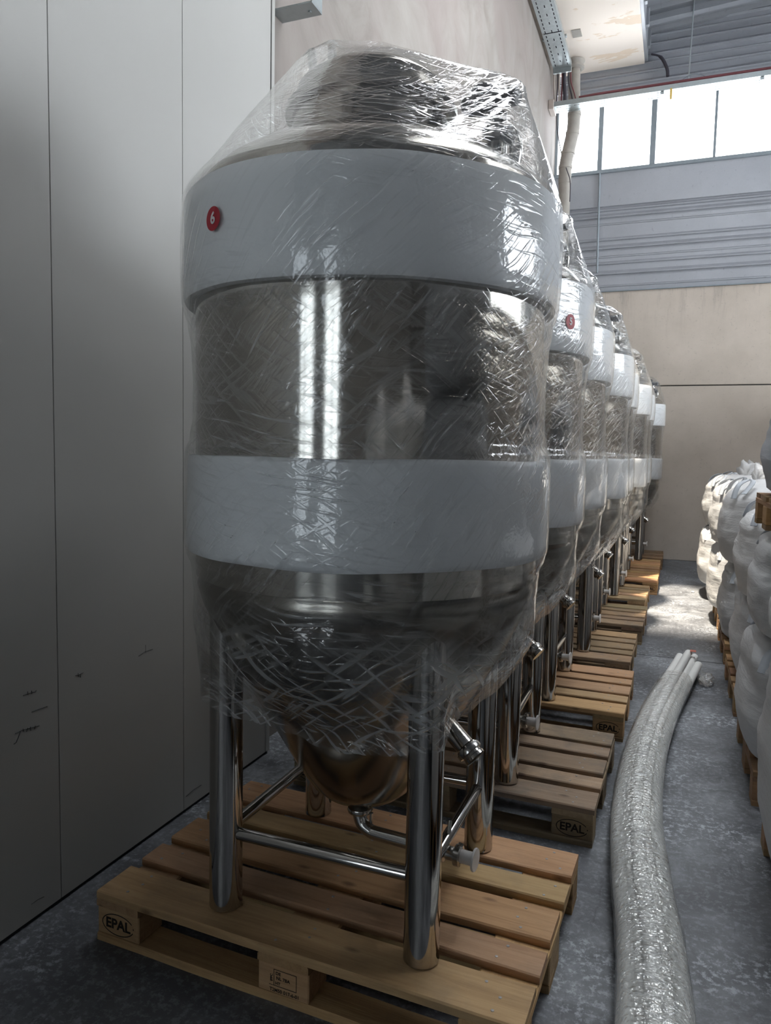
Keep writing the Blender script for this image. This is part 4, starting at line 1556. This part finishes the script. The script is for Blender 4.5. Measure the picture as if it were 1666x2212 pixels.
def loop_me(hx, hy, h, sx, sy):
    bm = bmesh.new()
    pts = smooth_path([(sx * hx * 0.86, sy * hy * 0.72, h * 0.78), (sx * hx * 0.80, sy * hy * 0.66, h * 0.93), (sx * hx * 0.66, sy * hy * 0.58, h * 1.0), (sx * hx * 0.62, sy * hy * 0.70, h * 0.97), (sx * hx * 0.74, sy * hy * 0.84, h * 0.84)], 4)
    L, R_ = [], []
    for p in pts:
        o = Vector((-sy * 0.014, sx * 0.014, 0))
        L.append((bm.verts.new(p + o), bm.verts.new(p + o + Vector((sx * 0.003, sy * 0.003, 0.003)))))
        R_.append((bm.verts.new(p - o), bm.verts.new(p - o + Vector((sx * 0.003, sy * 0.003, 0.003)))))
    for i in range(len(pts) - 1):
        bm.faces.new((L[i][0], L[i + 1][0], R_[i + 1][0], R_[i][0]))
        bm.faces.new((L[i][1], R_[i][1], R_[i + 1][1], L[i + 1][1]))
        bm.faces.new((L[i][0], L[i][1], L[i + 1][1], L[i + 1][0]))
        bm.faces.new((R_[i][0], R_[i + 1][0], R_[i + 1][1], R_[i][1]))
    return mesh('lifting_loop', bm, M['loop'])


GB = 'white bulk bags stacked along the aisle'
# (left edge x, centre y, bottom z, top z, half depth, material, label)
BAGS = [
    (0.205, 1.40, 0.144, 0.68, 0.46, 'bag', 'white bulk bag at the bottom right corner, nearest on the floor level'),
    (0.270, 1.40, 0.685, 1.20, 0.46, 'bag', 'white bulk bag in the nearest stack, second from the bottom'),
    (0.158, 1.40, 1.205, 1.575, 0.46, 'bag_grey', 'grey coarse-mesh bulk bag at eye level on the nearest stack'),
    (0.150, 1.40, 1.58, 2.05, 0.46, 'bag_grey', 'grey mesh bulk bag topmost on the nearest stack'),
    (0.280, 2.50, 0.144, 0.785, 0.50, 'bag', 'large white bulk bag on the floor level, second stack of the aisle'),
    (0.283, 2.52, 0.79, 1.03, 0.44, 'bag', 'flat white bulk bag lying on the large one of the second stack'),
    (0.285, 3.60, 0.144, 0.635, 0.50, 'bag', 'white bulk bag bulging over a pallet edge, bottom of the third stack'),
    (0.310, 3.60, 0.64, 1.07, 0.46, 'bag', 'white bulk bag under a raised wooden pallet, third stack'),
    (0.340, 3.60, 1.225, 1.68, 0.46, 'bag_grey', 'grey bulk bag on top of the raised pallet, third stack'),
    (0.330, 4.70, 0.144, 0.61, 0.50, 'bag', 'white bulk bag at floor level in the fourth stack, pinched top'),
    (0.325, 4.70, 0.615, 1.14, 0.48, 'bag', 'white bulk bag on top of the fourth stack, smooth domed top'),
    (0.313, 5.78, 0.144, 0.655, 0.50, 'bag', 'white bulk bag at floor level beside the sunlit floor patch'),
    (0.288, 5.78, 0.66, 1.24, 0.48, 'bag', 'wide white bulk bag on top, beside the sunlit floor patch'),
    (0.275, 6.86, 0.144, 0.675, 0.48, 'bag', 'sunlit bulk bag at floor level, second stack from the far end'),
    (0.268, 6.86, 0.68, 1.20, 0.46, 'bag', 'sunlit cream bulk bag on top, second stack from the far end'),
    (0.225, 8.10, 0.144, 0.71, 0.48, 'bag', 'farthest bulk bag at floor level, on the orange pallet'),
    (0.252, 8.10, 0.715, 1.22, 0.46, 'bag', 'farthest bulk bag on top, shaded before the dark far wall'),
]
NB = len(BAGS)
for y in (0.30, -0.80):  # out-of-view stacks added to block light from the right
    for z0, z1 in ((0.144, 0.70), (0.705, 1.14), (1.145, 1.60)):
        BAGS.append((0.30, y, z0, z1, 0.46, 'bag', 'unseen white bulk bag added beside the camera to block side light'))
BAGS += [(0.42, 9.66, 0.144, 0.70, 0.62, 'bag', 'unseen white bulk bag added behind the farthest stack to block light, floor level'), (0.44, 9.66, 0.705, 1.22, 0.62, 'bag', 'unseen white bulk bag added behind the farthest stack to block light, on top')]  # hidden stack added to keep side light off the far floor
COVERED = {0, 1, 2, 4, 6, 7, 9, 11, 13, 15} | {NB, NB + 1, NB + 3, NB + 4, NB + 6}
for k, (xl, y, z0, z1, hy, mk, lb) in enumerate(BAGS):
    h = z1 - z0
    hx = 0.47
    o = thing('bulk_bag', lb, 'bag', (xl + hx * 1.03, y, z0), RNG.uniform(-0.02, 0.02), GB)
    cov = k in COVERED
    link('bag_body', bag_me('bag_body', hx, hy, h, k + 1, M[mk], cov), o)
    if not cov:
      sp = link('tied_neck', spout_me('tied_neck', h, k + 3, M[mk]), o)
      link('tie_cord', lathe_me('tie_cord', M['loop'], [(0.030, h * 0.97 + 0.022), (0.047, h * 0.97 + 0.025), (0.047, h * 0.97 + 0.034), (0.030, h * 0.97 + 0.037)], 14, cx=0.0, cy=0.0), sp)
    for sx in (-1, 1):
        for sy in (-1, 1):
            link('lifting_loop', loop_me(hx, hy, h, sx, sy), o)

BP = [(1.02, 9.66, 'unseen pallet under the light-blocking bulk bags added behind the farthest stack'), (0.95, 1.40, 'pallet under the nearest stack of bulk bags'), (0.95, 2.50, 'pallet under the second stack of bulk bags'), (0.945, 3.60, 'pallet whose brown end shows under the third stack of bulk bags'),
      (0.95, 4.70, 'pallet under the fourth stack of bulk bags'), (0.96, 5.78, 'pallet under the bulk bags beside the sunlit floor patch'), (0.97, 6.86, 'pallet under the sunlit bulk bags near the far end'), (0.97, 8.10, 'orange pallet under the farthest bulk bags')]
for k, (x, y, lb) in enumerate(BP):
    make_pallet(lb, x, y, 0.0, (0.85, 0.72, 0.6) if k < 7 else (1.1, 0.85, 0.6), 0.7, 'pallets under the bulk bags', '', 1.0, 30 + k)
rp = make_pallet('wooden pallet raised between two bulk bags of the third stack', 0.968, 3.60, 0.0, (0.9, 0.75, 0.6), 0.7, 'pallets under the bulk bags', '', 1.0, 50)
rp.location.z = 1.076
